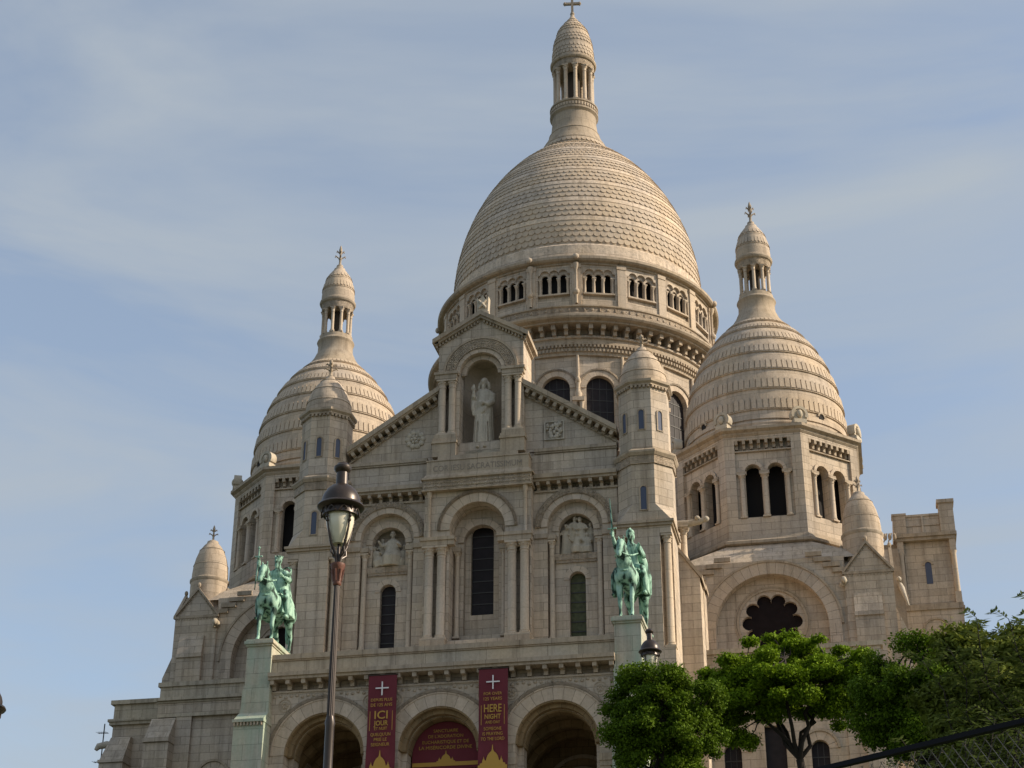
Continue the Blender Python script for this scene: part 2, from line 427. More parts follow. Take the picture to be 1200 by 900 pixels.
def pane(name, cx, hw, z0, zs, y, parent, T=None, mat=None, bars=5, vbars=2):
    """a window: dark glass with leads, as part with a sub-part"""
    mb = MB(); mb.T = T; mb.plate([arch(cx, hw, z0, zs)], y, y+.04)
    o = mb.build(name, mat or M_GLASS, parent)
    lb = MB(); lb.T = T
    for k in range(1, bars):
        z = z0+(zs+hw-z0)*k/bars; w = hw if z < zs else sqrt(max(.01, hw*hw-(z-zs)**2))
        lb.box(cx-w, cx+w, y-.03, y-.003, z-.025, z+.025)
    for k in range(1, vbars+1):
        x = cx-hw+2*hw*k/(vbars+1); lb.box(x-.015, x+.015, y-.026, y-.004, z0, zs+sqrt(max(0, hw*hw-(x-cx)**2)))
    lb.build('lead_bars', M_LEAD, o)
    return o

# ---------------------------------------------------------------- ground
PZ = 12.5                                        # level of the parvis
def ground_mesh():
    mb = MB()
    xs = [-900, -200, -60, -30, 30, 60, 200, 900]
    ys = [(-900, -14), (-300, -8), (-110, -.6), (-74, 0), (-69, 0), (-14, PZ), (60, PZ), (200, PZ-4), (900, -30)]
    for (y0, z0), (y1, z1) in zip(ys[:-1], ys[1:]):
        for a, b in zip(xs[:-1], xs[1:]): mb.add([(a, y0, z0), (b, y0, z0), (b, y1, z1), (a, y1, z1)], [(0, 1, 2, 3)])
    return mb
M_GRASS = simple('lawn_ground', (.03, .045, .012), .95, noise=.4, nscale=1.5)
tag(ground_mesh().build('ground', M_GRASS), kind='structure')
mb = MB()                                         # a broad flight of stone steps up the middle of the slope
for k in range(78):
    y = -66+k*.66; z = (y+69)*PZ/55+.06
    mb.box(-6, 6, y, y+.67, z-.3, z)
tag(mb.build('stairway', stone('stair_stone', (.34, .31, .26), bricks=False)), kind='structure')
mb = MB(); mb.box(-40, 40, -13.8, -8.2, PZ-.3, PZ+.02)
tag(mb.build('forecourt', stone('paving', (.22, .20, .17), row=.6, width=.9)), kind='structure')

# ---------------------------------------------------------------- the basilica
BAS = tag(empty('basilica', (0, 0, PZ-.02)), 'huge pale limestone basilica with ribbed domes above a three arched porch', 'basilica')
BAS.location = (0, 0, 0)

# ---- porch
def porch():
    P = MB(); yF = -6.81
    arches = [(-4.72, 1.66), (0, 1.66), (4.72, 1.66)]
    holes = [arch(cx, r, 11.6, 18.32, 22) for cx, r in arches]
    P.plate([rect(-7.2, 7.2, 11.4, 20.96)]+holes, yF, yF+.62); P.box(-7.2, 7.2, yF+.3, yF+.62, 20.96, 21.36)
    inner = [arch(cx, 1.44, 11.6, 18.3, 22) for cx, r in arches]
    P.plate([rect(-7.2, 7.2, 11.4, 20.9)]+inner, yF+.622, yF+1.2)
    P.box(-7.2, -6.6, yF+1.2, -.02, 11.4, 21.3); P.box(6.6, 7.2, yF+1.2, -.02, 11.4, 21.3)
    P.box(-7.15, 7.15, yF+.01, -.02, 21.36, 21.75)
    o = P.build('porch', M_WALL, BAS)
    for cx, r in arches:
        a = MB(); a.aring(cx, 18.32, 1.66, 2.17, yF-.03, yF+.1, n=28)
        a.aring(cx, 18.32, 2.17, 2.23, yF-.06, yF+.1, n=28)
        a.build('voussoir_ring', M_VOUS, o, 40)
        a = MB(); a.aring(cx, 18.32, 2.235, 2.36, yF-.085, yF+.05, n=40)
        a.build('carved_ring', M_CARV, o, 40)
        a = MB(); a.aring(cx, 18.32, 1.60, 1.66, yF+.02, yF+.62, n=28); a.aring(cx, 18.3, 1.38, 1.44, yF+.64, yF+1.2, n=28)
        a.aring(cx, 18.32, 1.44, 1.6, yF+.3, yF+.62, n=28)
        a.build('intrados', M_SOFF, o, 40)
    # impost mouldings on the piers
    a = MB()
    for x0, x1 in ((-3.1, -1.62), (1.62, 3.1), (-7.1, -6.35), (6.35, 7.1)):
        a.box(x0, x1, yF-.1, yF-.002, 17.5, 17.78); a.box(x0+.03, x1-.03, yF-.06, yF-.003, 17.3, 17.5)
    build_split(a, 'impost', M_TRIM, o, lambda x, y, z: (x > -5)+(x > 0)+(x > 5))
    # porch vaults behind each arch, rear wall with doors
    v = MB()
    for cx, r in arches:
        prof = 18
        for k in range(prof):
            a0, a1 = pi*k/prof, pi*(k+1)/prof; rr = 2.3
            v.add([(cx+rr*cos(a0), yF+1.2, 17.6+rr*sin(a0)), (cx+rr*cos(a1), yF+1.2, 17.6+rr*sin(a1)), (cx+rr*cos(a1), -.6, 17.6+rr*sin(a1)), (cx+rr*cos(a0), -.6, 17.6+rr*sin(a0))], [(0, 1, 2, 3)])
        for y in (-4.2, -2.6):
            v.aring(cx, 17.6, 2.0, 2.29, y, y+.35, n=18)
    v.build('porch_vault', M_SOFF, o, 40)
    v = MB(); v.box(-6.6, 6.6, -.9, -.62, 12.5, 20.6); v.box(-7.1, 7.1, yF+.1, -.1, 12.3, 12.55)
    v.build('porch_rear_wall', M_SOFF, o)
    for cx, r in arches:
        v = MB(); v.plate([arch(cx, 1.1, 12.56, 16.2)], -.98, -.92); v.build('door', M_DARK, o)
        v = MB(); v.aring(cx, 17.6, .9, 1.15, -1.02, -.905, n=20); v.aring(cx, 17.6, 1.5, 1.65, -1.02, -.905, n=20); v.build('tympanum_moulding', M_TRIM, o)
    # cornice, corbel table, parapet
    c = MB()
    c.box(-7.1, 7.1, yF-.5, yF+.34, 21.46, 21.62); c.box(-7.1, 7.1, yF-.42, yF+.34, 21.34, 21.46)
    modillions(c, -6.95, 6.95, yF+.3, yF-.36, 20.98, 21.338, .662, .17)
    c.box(-7.1, 7.1, yF-.05, yF-.002, 20.86, 20.93)
    c.build('corbel_table', M_TRIM, o)
    c = MB(); c.box(-7.1, 7.1, yF-.02, yF+.35, 21.624, 22.2)
    c.build('parapet', M_PARA, o)
    c = MB(); c.box(-7.1, 7.1, yF-.12, yF+.42, 22.26, 22.47); c.box(-7.1, 7.1, yF-.07, yF+.4, 22.2, 22.26)
    c.build('coping', M_TRIM, o)
    # spandrel carving: foliate rolls
    c = MB()
    for cx in (-6.9+.45, -2.36-.55, -2.36+.55, 2.36-.55, 2.36+.55, 6.45):
        for (dx, dz, r) in ((0, 20.35, .3), (.0, 19.75, .2) if abs(cx) < 6 else (.0, 19.6, .3)):
            T0 = c.T
            for q in (1, .58):
                c.aring(cx+dx, dz, r*q*.9-.025, r*q*.9, yF-.035, yF-.002, 0, 2*pi-.01, 14)
            for k in range(6):
                c.ball((cx+dx+r*.3*cos(k*1.05), yF-.01, dz+r*.3*sin(k*1.05)), (.06, .04, .06), 6, 4)
    for k in range(60):
        x = -6.9+13.8*k/59; 
        c.ball((x, yF-.01, 20.72+.04*sin(k*2.2)), (.08, .04, .07), 6, 4)
    c.build('spandrel_carving', M_TRIM, o, 60)
    c = MB(); c.box(-7.1, 7.1, yF+.36, -.01, 21.752, 21.8); c.build('terrace', M_WALL, o)
    return o
M_PARA = stone('limestone_parapet', (.43, .375, .30), row=.6, width=1.25, streak=.7, var=.12)
porch()

def pedestal(sx):
    mb = MB(); c = 7.62*sx; yF = -6.81
    def blk(hw, y0, y1, z0, z1, dx=0): mb.box(c-hw+dx, c+hw+dx, y0, y1, z0, z1)
    blk(.53, -7.05, -4.5, 21.2, 22.84)
    blk(.56, -7.10, -4.48, 21.0, 21.2)
    blk(.585, -7.14, -4.47, 20.2, 21.0)
    blk(.61, -7.18, -4.46, 20.02, 20.2)
    # sloped weathering then the broader foot
    x0, x1 = c-.63, c+.63
    mb.hexa([(x0, -7.75, 19.62), (x1, -7.75, 19.62), (x1, -4.46, 19.62), (x0, -4.46, 19.62)], [(x0, -7.2, 20.02), (x1, -7.2, 20.02), (x1, -4.46, 20.02), (x0, -4.46, 20.02)])
    blk(.66, -7.82, -4.45, 19.5, 19.62); blk(.63, -7.7, -4.46, 12.4, 19.5)
    s = c+sx*.85
    mb.hexa([(c-.66, -6.9, 12.4), (c+.66, -6.9, 12.4), (c+.66+max(sx, 0)*1.1, -4.5, 12.4), (c-.66+min(sx, 0)*1.1, -4.5, 12.4)][::1],
            [(c-.5, -6.9, 21.1), (c+.5, -6.9, 21.1), (c+.5, -4.5, 21.1), (c-.5, -4.5, 21.1)])
    o = mb.build('buttress_pedestal', M_PEDE, BAS)
    m2 = MB(); m2.box(c-.57, c+.57, -7.12, -4.42, 22.842, 22.92); m2.box(c-.63, c+.63, -7.2, -4.36, 22.92, 23.06); m2.box(c-.57, c+.57, -7.13, -4.4, 23.06, 23.14)
    m2.build('pedestal_slab', M_PEDE, o)
    m2 = MB()
    for k in range(9): m2.box(c-.6+.14*k, c-.54+.14*k, -7.8, -7.72, 19.36, 19.5)
    m2.build('dentils', M_TRIM, o)
    # return wall from pedestal back to the facade
    m3 = MB(); m3.box(c-.5, c+.5, -4.44, -.92, 12.4, 21.75); m3.build('porch_return_wall', M_WALL, o)
for s in (-1, 1): pedestal(s)

# ---- main facade
def facade():
    F = MB()
    main = rect(-6.39, 6.39, 21.8, 31.75)
    holes = [arch(-4.4, 1.27, 24.6, 29.95, 22), arch(4.4, 1.27, 24.6, 29.95, 22), arch(0, 1.27, 24.9, 29.95, 22)]
    F.plate([main]+holes, 0, .35)
    # second order planes
    for cx in (-4.4, 4.4):
        F.plate([rect(cx-1.4, cx+1.4, 24.3, 31.4), arch(cx, .8, 28.72, 29.86, 18), arch(cx+.03, .37, 24.66, 27.5, 10)], .352, .75)
        F.box(cx-1.4, cx+1.4, 1.0, 1.6, 28.0, 31.4); F.box(cx-1.4, cx+1.4, 1.35, 1.6, 24.3, 28.0)          # back of the relief niche
    F.plate([rect(-1.45, 1.45, 24.6, 31.4), arch(0, .82, 25.2, 29.63, 18)], .352, .7)
    F.plate([rect(-1.45, 1.45, 24.6, 31.4), arch(-.03, .53, 26.24, 30.1, 14)], .702, 1.0)
    F.box(-6.39, 6.39, .26, .34, 31.752, 32.1); F.box(-6.39, 6.39, .0, .34, 32.101, 33.7)
    F.box(-8.8, 8.8, 1.7, 2.2, 12.5, 33.7)
    o = F.build('facade_wall', M_WALL, BAS)
    # sloping sill under side windows, base course
    b = MB(); b.box(-6.39, 6.39, -.14, -.002, 24.36, 24.6); b.box(-6.39, 6.39, -.08, -.003, 24.2, 24.36); b.build('base_course', M_TRIM, o)
    for cx in (-4.4, 4.4):
        a = MB(); a.aring(cx, 29.95, 1.55, 1.83, -.12, .05, n=30); bead_ring(a, cx, 29.95, 1.55, 1.83, -.12); a.build('carved_ring', M_CARV, o, 40)
        a = MB(); a.aring(cx, 29.95, 1.27, 1.55, -.06, .05, n=26); a.aring(cx, 29.86, .8, 1.1, .30, .36, n=22); a.build('voussoir_ring', M_VOUS, o, 40)
        a = MB(); a.aring(cx+.03, 27.5, .37, .62, .31, .36, n=18); a.build('window_arch_stones', M_VOUS, o, 40)
        a = MB()
        for s in (-1, 1):
            a.box(cx+s*1.55-.3, cx+s*1.55+.3, -.1, -.002, 29.42, 29.64)
            a.box(cx+s*1.07-.2, cx+s*1.07+.2, -.04, .34, 29.38, 29.6)
        build_split(a, 'impost', M_TRIM, o, lambda x, y, z: x > cx)
        for s in (-1, 1): column(cx+s*1.09, .17, 24.62, 29.36, .115, o, cap=.4)
        a = MB(); a.box(cx-.98, cx+.98, .22, .35, 28.42, 28.7); a.box(cx-.95, cx+.95, .26, .36, 28.3, 28.42)
        a.build('relief_shelf', M_CARV, o)
    a = MB(); a.aring(0, 29.63, .82, 1.1, .28, .36, n=22); a.build('voussoir_ring', M_VOUS, o, 40)
    for s in (-1, 1):
        column(s*1.08, .17, 25.0, 29.1, .10, o, cap=.35)
        a = MB(); a.box(s*1.08-.18, s*1.08+.18, -.02, .345, 29.1, 29.32); a.build('impost', M_TRIM, o)
    pane('window', 4.43, .365, 24.68, 27.5, .62, BAS, mat=M_GLASSG, bars=7, vbars=0)
    pane('window', -4.37, .365, 24.68, 27.5, .62, BAS, bars=7, vbars=0)
    pane('window', -.03, .525, 26.26, 30.1, .9, BAS, bars=8, vbars=0)
    # cornice of the wings with brackets, attic band, gable
    for s in (-1, 1):
        x0, x1 = sorted((s*2.56, s*6.42))
        c = MB()
        c.box(x0, x1, -.5, -.002, 32.22, 32.42); c.box(x0, x1, -.4, -.002, 32.1, 32.22)
        modillions(c, x0+.2, x1-.25, .25, -.36, 31.76, 32.098, .5, .15)
        c.box(x0, x1, -.08, .02, 31.66, 31.752)
        c.build('bracket_cornice', M_TRIM, o)
        c = MB()
        for k in range(24):
            x = x0+.1+(x1-x0-.2)*k/23; c.ball((x, .2, 31.86+.03*sin(k*2)), (.08, .1, .09), 6, 4)
        c.build('leaf_frieze', M_CARV, o, 60)
        c = MB(); c.box(x0, x1, -.13, .33, 33.7, 33.86); c.box(x0, x1, -.07, .33, 33.62, 33.7); c.build('attic_moulding', M_TRIM, o)
    g = MB()
    for q in ([(1.9, 33.862), (6.4, 33.862), (6.4, 34.2), (1.9, 37.19)], [(-6.4, 33.862), (-1.9, 33.862), (-1.9, 37.19), (-6.4, 34.2)]): g.plate([q], .2, .8)
    og = empty('gable'); og.parent = BAS; build_split(g, 'gable_wall', M_WALL, og, lambda x, y, z: x > 0)
    sl = (37.12-34.36)/(6.4-2.1); ang = math.atan(sl)
    for s in (-1, 1):
        c = MB()
        T = Matrix(((s, 0, 0, 0), (0, 1, 0, 0), (0, 0, 1, 0), (0, 0, 0, 1)))
        def seg(dz0, dz1, y0, y1):
            xa, xb = 1.7, 6.45
            za = lambda x: 34.02+(6.4-x)*sl
            A = [(s*xa, y0, za(xa)+dz0), (s*xb, y0, za(xb)+dz0), (s*xb, y1, za(xb)+dz0), (s*xa, y1, za(xa)+dz0)]
            B = [(s*xa, y0, za(xa)+dz1), (s*xb, y0, za(xb)+dz1), (s*xb, y1, za(xb)+dz1), (s*xa, y1, za(xa)+dz1)]
            if s > 0: c.hexa(A, B)
            else: c.hexa(A[::-1], B[::-1])
        seg(.42, .68, -.32, .82); seg(.34, .42, -.24, .82); seg(-.04, .04, .10, .199)
        n = 13
        for k in range(n):
            x = 2.25+(6.2-2.25)*k/(n-1); z = 34.02+(6.4-x)*sl
            T1 = Matrix.Translation((s*x, 0, z+.2)) @ Matrix.Rotation(s*ang, 4, 'Y')
            c.T = T1; c.box(-.085, .085, -.2, .198, -.1, .13); c.box(-.085, .085, .0, .197, -.18, -.1); c.T = None
        c.build('raking_cornice', M_TRIM, og)
    # carved medallions: quatrefoil left, square right
    c = MB()
    for k in range(10): c.ball((-3.25+.36*cos(k*pi/5), .18, 35.0+.36*sin(k*pi/5)), (.15, .08, .15), 8, 5)
    for k in range(6): c.ball((-3.25+.16*cos(k*pi/3), .16, 35.0+.16*sin(k*pi/3)), (.1, .1, .1), 6, 4)
    c.ball((-3.25, .15, 35.0), (.1, .12, .1), 8, 5)
    c.build('round_medallion', M_STAT, og, 60)
    c = MB(); rn = random.Random(3)
    c.plate([rect(3.0, 3.95, 34.38, 35.33), rect(3.06, 3.89, 34.44, 35.27)], .12, .199)
    for k in range(30): c.ball((3.12+.7*rn.random(), .17, 34.5+.7*rn.random()), (.06+.08*rn.random(), .1, .06+.1*rn.random()), 6, 4)
    c.build('square_medallion', M_STAT, og, 60)
    # roof behind the gable
    r = MB(); r.plate([[(-8.2, 33.0), (8.2, 33.0), (0, 38.4)]], 1.8, 21.0); r.build('nave_roof', M_DOME, BAS)
    return o
FAC = facade()

def centre_bay():
    B = MB()
    B.plate([rect(-2.5, 2.5, 24.3, 31.9), rect(-2.42, -1.42, 24.66, 29.12), rect(1.42, 2.42, 24.66, 29.12), arch(0, 1.29, 24.4+.3, 29.95, 22)], -.55, -.01)
    B.box(-2.45, -1.4, -.2, -.012, 24.5, 29.3); B.box(1.4, 2.45, -.2, -.012, 24.5, 29.3)
    o = B.build('centre_bay', M_WALL, BAS)
    for x in (-2.2, -1.63, 1.63, 2.2): column(x, -.62, 24.68, 29.12, .2, o, cap=.42)
    e = MB()
    for s in (-1, 1):
        x0, x1 = sorted((s*1.0, s*2.56))
        e.box(x0, x1, -.92, -.552, 29.13, 29.36); e.box(x0-.04, x1+.04, -.98, -.552, 29.36, 29.52)
        e.box(min(s*1.35, s*2.5), max(s*1.35, s*2.5), -.95, -.552, 24.42, 24.67)
    build_split(e, 'entablature_block', M_TRIM, o, lambda x, y, z: (x > 0, z > 27))
    a = MB(); a.aring(0, 29.95, 1.29, 1.73, -.62, -.5, n=28); a.build('voussoir_ring', M_VOUS, o, 40)
    a = MB(); a.aring(0, 29.95, 1.732, 1.87, -.68, -.5, n=40); bead_ring(a, 0, 29.95, 1.732, 1.87, -.68); a.build('carved_ring', M_CARV, o, 40)
    for s in (-1, 1):                                  # slender corner shafts above the entablature
        a = MB(); a.lathe([(.11, 29.53), (.08, 29.65), (.08, 31.55), (.12, 31.6), (.13, 31.88)], s*2.25, -.66, 12); a.build('corner_shaft', M_COLU, o, 50)
    f = MB(); f.box(-2.56, 2.56, -.8, -.01, 31.902, 32.40)
    f.build('carved_frieze', M_CARV, o)
    f = MB()
    rn = random.Random(8)
    for k in range(58):
        x = -2.48+4.96*k/57
        for j in (0, 1): f.ball((x, -.8, 32.06+.18*j+.03*rn.random()), (.035+.02*rn.random(), .04, .05+.03*rn.random()), 5, 4)
    f.build('frieze_relief', M_TRIM, o, 60)
    f = MB(); f.box(-2.64, 2.64, -.9, -.01, 32.402, 32.5); f.box(-2.6, 2.6, -.86, -.01, 31.84, 31.9)
    f.hexa([(-2.56, -.84, 32.5), (2.56, -.84, 32.5), (2.56, .19, 32.5), (-2.56, .19, 32.5)], [(-2.42, -.72, 32.72), (2.42, -.72, 32.72), (2.42, .19, 32.72), (-2.42, .19, 32.72)])
    f.box(-2.42, 2.42, -.72, .19, 32.72, 33.36); f.box(-2.45, 2.45, -.76, .19, 33.36, 33.42)
    f.box(-1.9, 1.9, -.7, .19, 33.42, 33.62)
    f.build('inscription_slab', M_TRIM, o)
    return o
CB = centre_bay()

def text_mesh(name, body, size, x, y, z, mat, parent=None, width=None, ext=.006, bold=0.0, xscale=None):
    cu = bpy.data.curves.new(name, 'FONT'); cu.body = body; cu.size = size; cu.align_x = 'CENTER'; cu.align_y = 'BOTTOM_BASELINE'
    cu.extrude = ext; cu.offset = bold; cu.resolution_u = 3
    o = bpy.data.objects.new(name, cu); COL.objects.link(o)
    bpy.context.view_layer.update()
    dg = bpy.context.evaluated_depsgraph_get(); me = bpy.data.meshes.new_from_object(o.evaluated_get(dg))
    bpy.data.objects.remove(o)
    xs_ = [v.co.x for v in me.vertices]; w = max(xs_)-min(xs_); c0 = (max(xs_)+min(xs_))/2
    sx = (width/w) if width else 1
    for v in me.vertices:
        px, pz, d = (v.co.x-c0)*sx, v.co.y, v.co.z
        v.co = (x+px, y-d, z+pz)
    me.materials.clear(); me.materials.append(mat); me.name = name
    ob = bpy.data.objects.new(name, me); COL.objects.link(ob)
    if parent: ob.parent = parent
    return ob
M_INC = simple('dark_incised_letter', (.24, .20, .16), .95)
text_mesh('carved_inscription', 'COR IESU SACRATISSIMUM', .42, 0, -.725, 32.84, M_INC, CB, width=4.2)

def aedicule():
    A = MB(); yF = -.2
    body = [(-2.08, 34.42), (2.08, 34.42), (2.08, 39.75), (0, 40.95), (-2.08, 39.75)]
    A.plate([body, arch(0, 1.02, 34.43, 38.1, 22), rect(-2.0, -1.2, 34.85, 37.85), rect(1.2, 2.0, 34.85, 37.85)], yF, yF+.45)
    A.plate([body, arch(0, .98, 34.43, 38.1, 22)], yF+.452, 1.0)
    A.plate([body], 1.55, 1.75)
    A.box(-2.08, -1.0, 1.0, 1.55, 34.42, 39.7); A.box(1.0, 2.08, 1.0, 1.55, 34.42, 39.7)
    A.box(-2.08, 2.08, yF, 1.75, 33.63, 34.42)
    o = A.build('aedicule', M_WALL, BAS)
    # niche: half cylinder and half dome
    N = MB(); prof = [(.96, 33.9)]+[(.96, 36.0), (.96, 38.1)]+[(.96*cos(t*pi/16), 38.1+.96*sin(t*pi/16)) for t in range(1, 9)]
    N.lathe(prof, 0, .5, 24, 0, pi); N.build('niche', M_COLU, o, 40)
    a = MB(); a.aring(0, 38.1, 1.02, 1.22, yF-.05, yF+.05, n=26); a.aring(0, 38.1, .78, 1.0, yF+.25, yF+.45, n=26); a.build('voussoir_ring', M_VOUS, o, 40)
    a = MB(); a.aring(0, 38.1, 1.225, 1.72, yF-.10, yF+.05, n=40); bead_ring(a, 0, 38.1, 1.225, 1.47, yF-.10); bead_ring(a, 0, 38.1, 1.47, 1.72, yF-.10); a.build('carved_ring', M_CARV, o, 40)
    a = MB(); a.aring(0, 38.1, 1.725, 1.84, yF-.14, yF+.05, n=40); a.build('outer_moulding', M_TRIM, o, 40)
    for x in (-1.84, -1.36, 1.36, 1.84): column(x, yF-.08, 34.78, 37.72, .165, o, cap=.42)
    e = MB()
    for s in (-1, 1):
        x0, x1 = sorted((s*1.1, s*2.16))
        e.box(x0, x1, yF-.34, yF-.002, 37.73, 37.95); e.box(x0-.05, x1+.05, yF-.4, yF-.002, 37.95, 38.08)
        e.box(x0-.06, x1+.06, yF-.4, yF-.002, 34.42, 34.6); e.box(x0, x1, yF-.36, yF-.002, 34.6, 34.78)
        e.box(x0-.04, x1+.04, yF-.44, yF-.002, 33.63, 34.3); e.box(x0-.09, x1+.09, yF-.5, yF-.002, 34.3, 34.418)
    build_split(e, 'entablature_block', M_TRIM, o, lambda x, y, z: (x > 0, (z > 34.35)+(z > 36)))
    # gable roof mouldings
    r = MB(); sl = 1.2/2.08
    for s in (-1, 1):
        def seg(a, b, y0, y1, xb=2.36):
            P = lambda x, d: (s*x, 40.95-x*sl+d)
            q = [P(0, a), P(xb, a), P(xb, b), P(0, b)]
            if s < 0: q = q[::-1]
            r.plate([q], y0, y1)
        seg(.13, .36, yF-.3, 1.9); seg(.0, .13, yF-.2, 1.85, 2.25)
        for k in range(14):
            x = .12+k*.155; r.box(min(s*x, s*(x+.08)), max(s*x, s*(x+.08)), yF-.12, yF-.002, 40.95-x*sl-.17, 40.95-x*sl-.02)
    for k in range(10):
        y = -.1+k*.19; r.box(2.082, 2.2, y, y+.1, 39.5, 39.72); r.box(-2.2, -2.082, y, y+.1, 39.5, 39.72)
    r.box(2.082, 2.3, yF-.2, 1.85, 39.722, 39.85); r.box(-2.3, -2.082, yF-.2, 1.85, 39.722, 39.85)
    r.build('gable_moulding', M_TRIM, o)
    c = MB(); c.box(-.34, .34, -.1, .5, 41.2, 41.42); c.plate([[(-.26, 41.42), (.26, 41.42), (.3, 42.3), (.16, 42.15), (0, 42.4), (-.16, 42.15), (-.3, 42.3)]], 0, .4)
    for k in range(4): c.tube([(0, -.04, 41.88), (.26*cos(pi/4+k*pi/2), -.06, 41.88+.3*sin(pi/4+k*pi/2))], [.09, .05], 6)
    c.ball((0, -.05, 41.88), .11, 8, 6)
    c.build('acroterion', M_STAT, o, 50)
aedicule()

# ---- octagonal corner turrets
def turret(sx):
    cx, cy = 7.69*sx, .34
    B = MB()
    xa, xb = sorted((6.41*sx, 8.85*sx)); m = (xa+xb)/2; w = (xb-xa)/2
    B.box(xa+.5, xb-.5, -.9, -.4, 23.7, 28.95)            # front leaf between the recessed corner columns
    B.box(xa, xb, -.4, 1.69, 12.4, 29.3); B.box(xa, xb, -.9, -.4, 28.952, 29.3); B.box(xa, xb, -.9, -.4, 12.4, 23.698)
    o = B.build('turret', M_WALL, BAS)
    for s in (-1, 1): column(m+s*(w-.22), -.62, 23.72, 28.94, .17, o, cap=.42)
    c = MB(); c.box(xa-.09, xb+.09, -1.0, 1.72, 29.3, 29.42); c.box(xa-.16, xb+.16, -1.08, 1.75, 29.42, 29.54)
    c.build('string_course', M_TRIM, o)
    # broach from the square to the octagon
    R = 1.36; h = 30.35
    def octpt(i, R=R, z=h):
        a = radians(22.5+45*i); return (cx+R*cos(a), cy+R*sin(a), z)
    sq = [(cx+1.22*u, cy+1.22*v, 29.54) for u, v in ((1, 1), (-1, 1), (-1, -1), (1, -1))]
    V = sq+[octpt(i) for i in range(8)]
    # corners: (1,1) lies between octagon pts 0 and 1
    Fc = [(0, 5, 4), (1, 7, 6), (2, 9, 8), (3, 11, 10), (0, 1, 6, 5), (1, 2, 8, 7), (2, 3, 10, 9), (3, 0, 4, 11)]
    B = MB(); B.add(V, Fc); B.ngon([(R-.01, 29.6), (R-.01, 32.32)], cx, cy)
    B.ngon([(1.23, 33.15), (1.21, 36.32)], cx, cy)
    B.build('octagonal_shaft', M_WALL, o)
    c = MB(); c.ngon([(1.42, 32.322), (1.42, 32.72)], cx, cy); c.build('carved_frieze', M_CARV, o)
    c = MB(); c.ngon([(1.46, 32.722), (1.56, 32.86), (1.56, 32.95), (1.3, 33.1), (1.3, 33.16)], cx, cy)
    c.ngon([(1.3, 36.322), (1.3, 36.4), (1.41, 36.48), (1.41, 36.6), (1.2, 36.68)], cx, cy); 
    for k in range(8):
        c.T = frame(cx, cy, pi/4*k)
        for j in range(5): c.box(-.44+.19*j, -.34+.19*j, -1.24, -1.1, 36.2, 36.32)
        c.T = None
    build_split(c, 'cornice', M_TRIM, o, lambda x, y, z: z > 35)
    d = MB(); prof = [(1.1, 36.69), (1.11, 36.9), (1.08, 37.2), (1.0, 37.55), (.87, 37.9), (.68, 38.22), (.46, 38.5), (.25, 38.68), (.2, 38.82)]
    d.lathe(prof, cx, cy, 32); d.build('cupola', M_DOME, o, 40)
    d = MB()
    for z, r in ((37.2, 1.09), (37.9, .885), (38.5, .48)): d.lathe([(r-.03, z-.02), (r+.02, z), (r-.03, z+.04)], cx, cy, 32)
    d.build('cupola_ring', M_TRIM, o, 40)
    finial(cx, cy, 38.8, 39.85 if sx < 0 else 39.6, .32, o)
    for k in (-1, 0, 1):
        for (z0, zs, hw, ap) in ((34.1, 34.95, .12, 1.225*cos(pi/8)), (30.1, 31.1, .13, 1.36*cos(pi/8)))[:1 if k else 2]:
            w_ = MB(); w_.T = frame(cx, cy, k*pi/4); w_.plate([arch(0, hw, z0, zs, 8)], -ap-.012, -ap+.02); ww = w_.build('slit_window', M_SLIT, o)
            w_ = MB(); w_.T = frame(cx, cy, k*pi/4)
            w_.plate([arch(0, hw+.07, z0-.04, zs, 8), arch(0, hw, z0, zs, 8)], -ap-.045, -ap-.013); w_.build('window_surround', M_TRIM, ww)
    return o
M_SLIT = simple('slit_glass', (.085, .10, .15), .6, spec=.15)
for s in (-1, 1): turret(s)

# ---- side walls of the narthex and the stepped buttresses
def flank(s):
    W = MB()
    x0, x1 = sorted((s*6.5, s*8.72)); W.box(x0, x1, 1.7, 9.6, 12.4, 31.0)
    o = W.build('nave_flank', M_WALL, BAS)
    def butt(xin, xout, y0, y1, ztop, zin):
        b = MB(); xa, xb = s*xin, s*xout
        A = [(xa, y0, 12.4), (xb, y0, 12.4), (xb, y1, 12.4), (xa, y1, 12.4)]
        Bv = [(xa, y0, zin), (xb, y0, ztop), (xb, y1, ztop), (xa, y1, zin)]
        if s > 0: b.hexa(A, Bv)
        else: b.hexa(A[::-1], Bv[::-1])
        bo = b.build('buttress', M_WALL, o)
        c = MB()
        A = [(s*(xin), y0-.1, zin), (s*(xout+.12), y0-.1, ztop-.12), (s*(xout+.12), y1+.1, ztop-.12), (s*(xin), y1+.1, zin)]
        Bv = [(p[0], p[1], p[2]+.22) for p in A]
        if s > 0: c.hexa(A, Bv)
        else: c.hexa(A[::-1], Bv[::-1])
        c.build('weathering', M_TRIM, bo)
    butt(8.722, 9.7, 2.6, 4.0, 28.0, 29.4)
    butt(8.722, 9.5, 6.6, 7.9, 29.0, 30.2)
    column(s*9.0, 3.1, 29.0, 30.62, .15, o, cap=.4)
    g = MB(); g.tube([(s*8.7, 3.1, 30.85), (s*9.3, 3.05, 30.85), (s*9.8, 2.95, 30.88), (s*10.05, 2.9, 30.93)], [.2, .17, .16, .11], 8)
    g.ball((s*10.1, 2.88, 30.95), (.15, .13, .14), 8, 6); g.ball((s*9.7, 2.8, 31.0), (.13, .16, .1), 8, 5); g.box(min(s*8.6, s*9.25), max(s*8.6, s*9.25), 2.8, 3.35, 30.62, 30.72)
    g.build('gargoyle', M_STAT, o, 60)
for s in (-1, 1): flank(s)

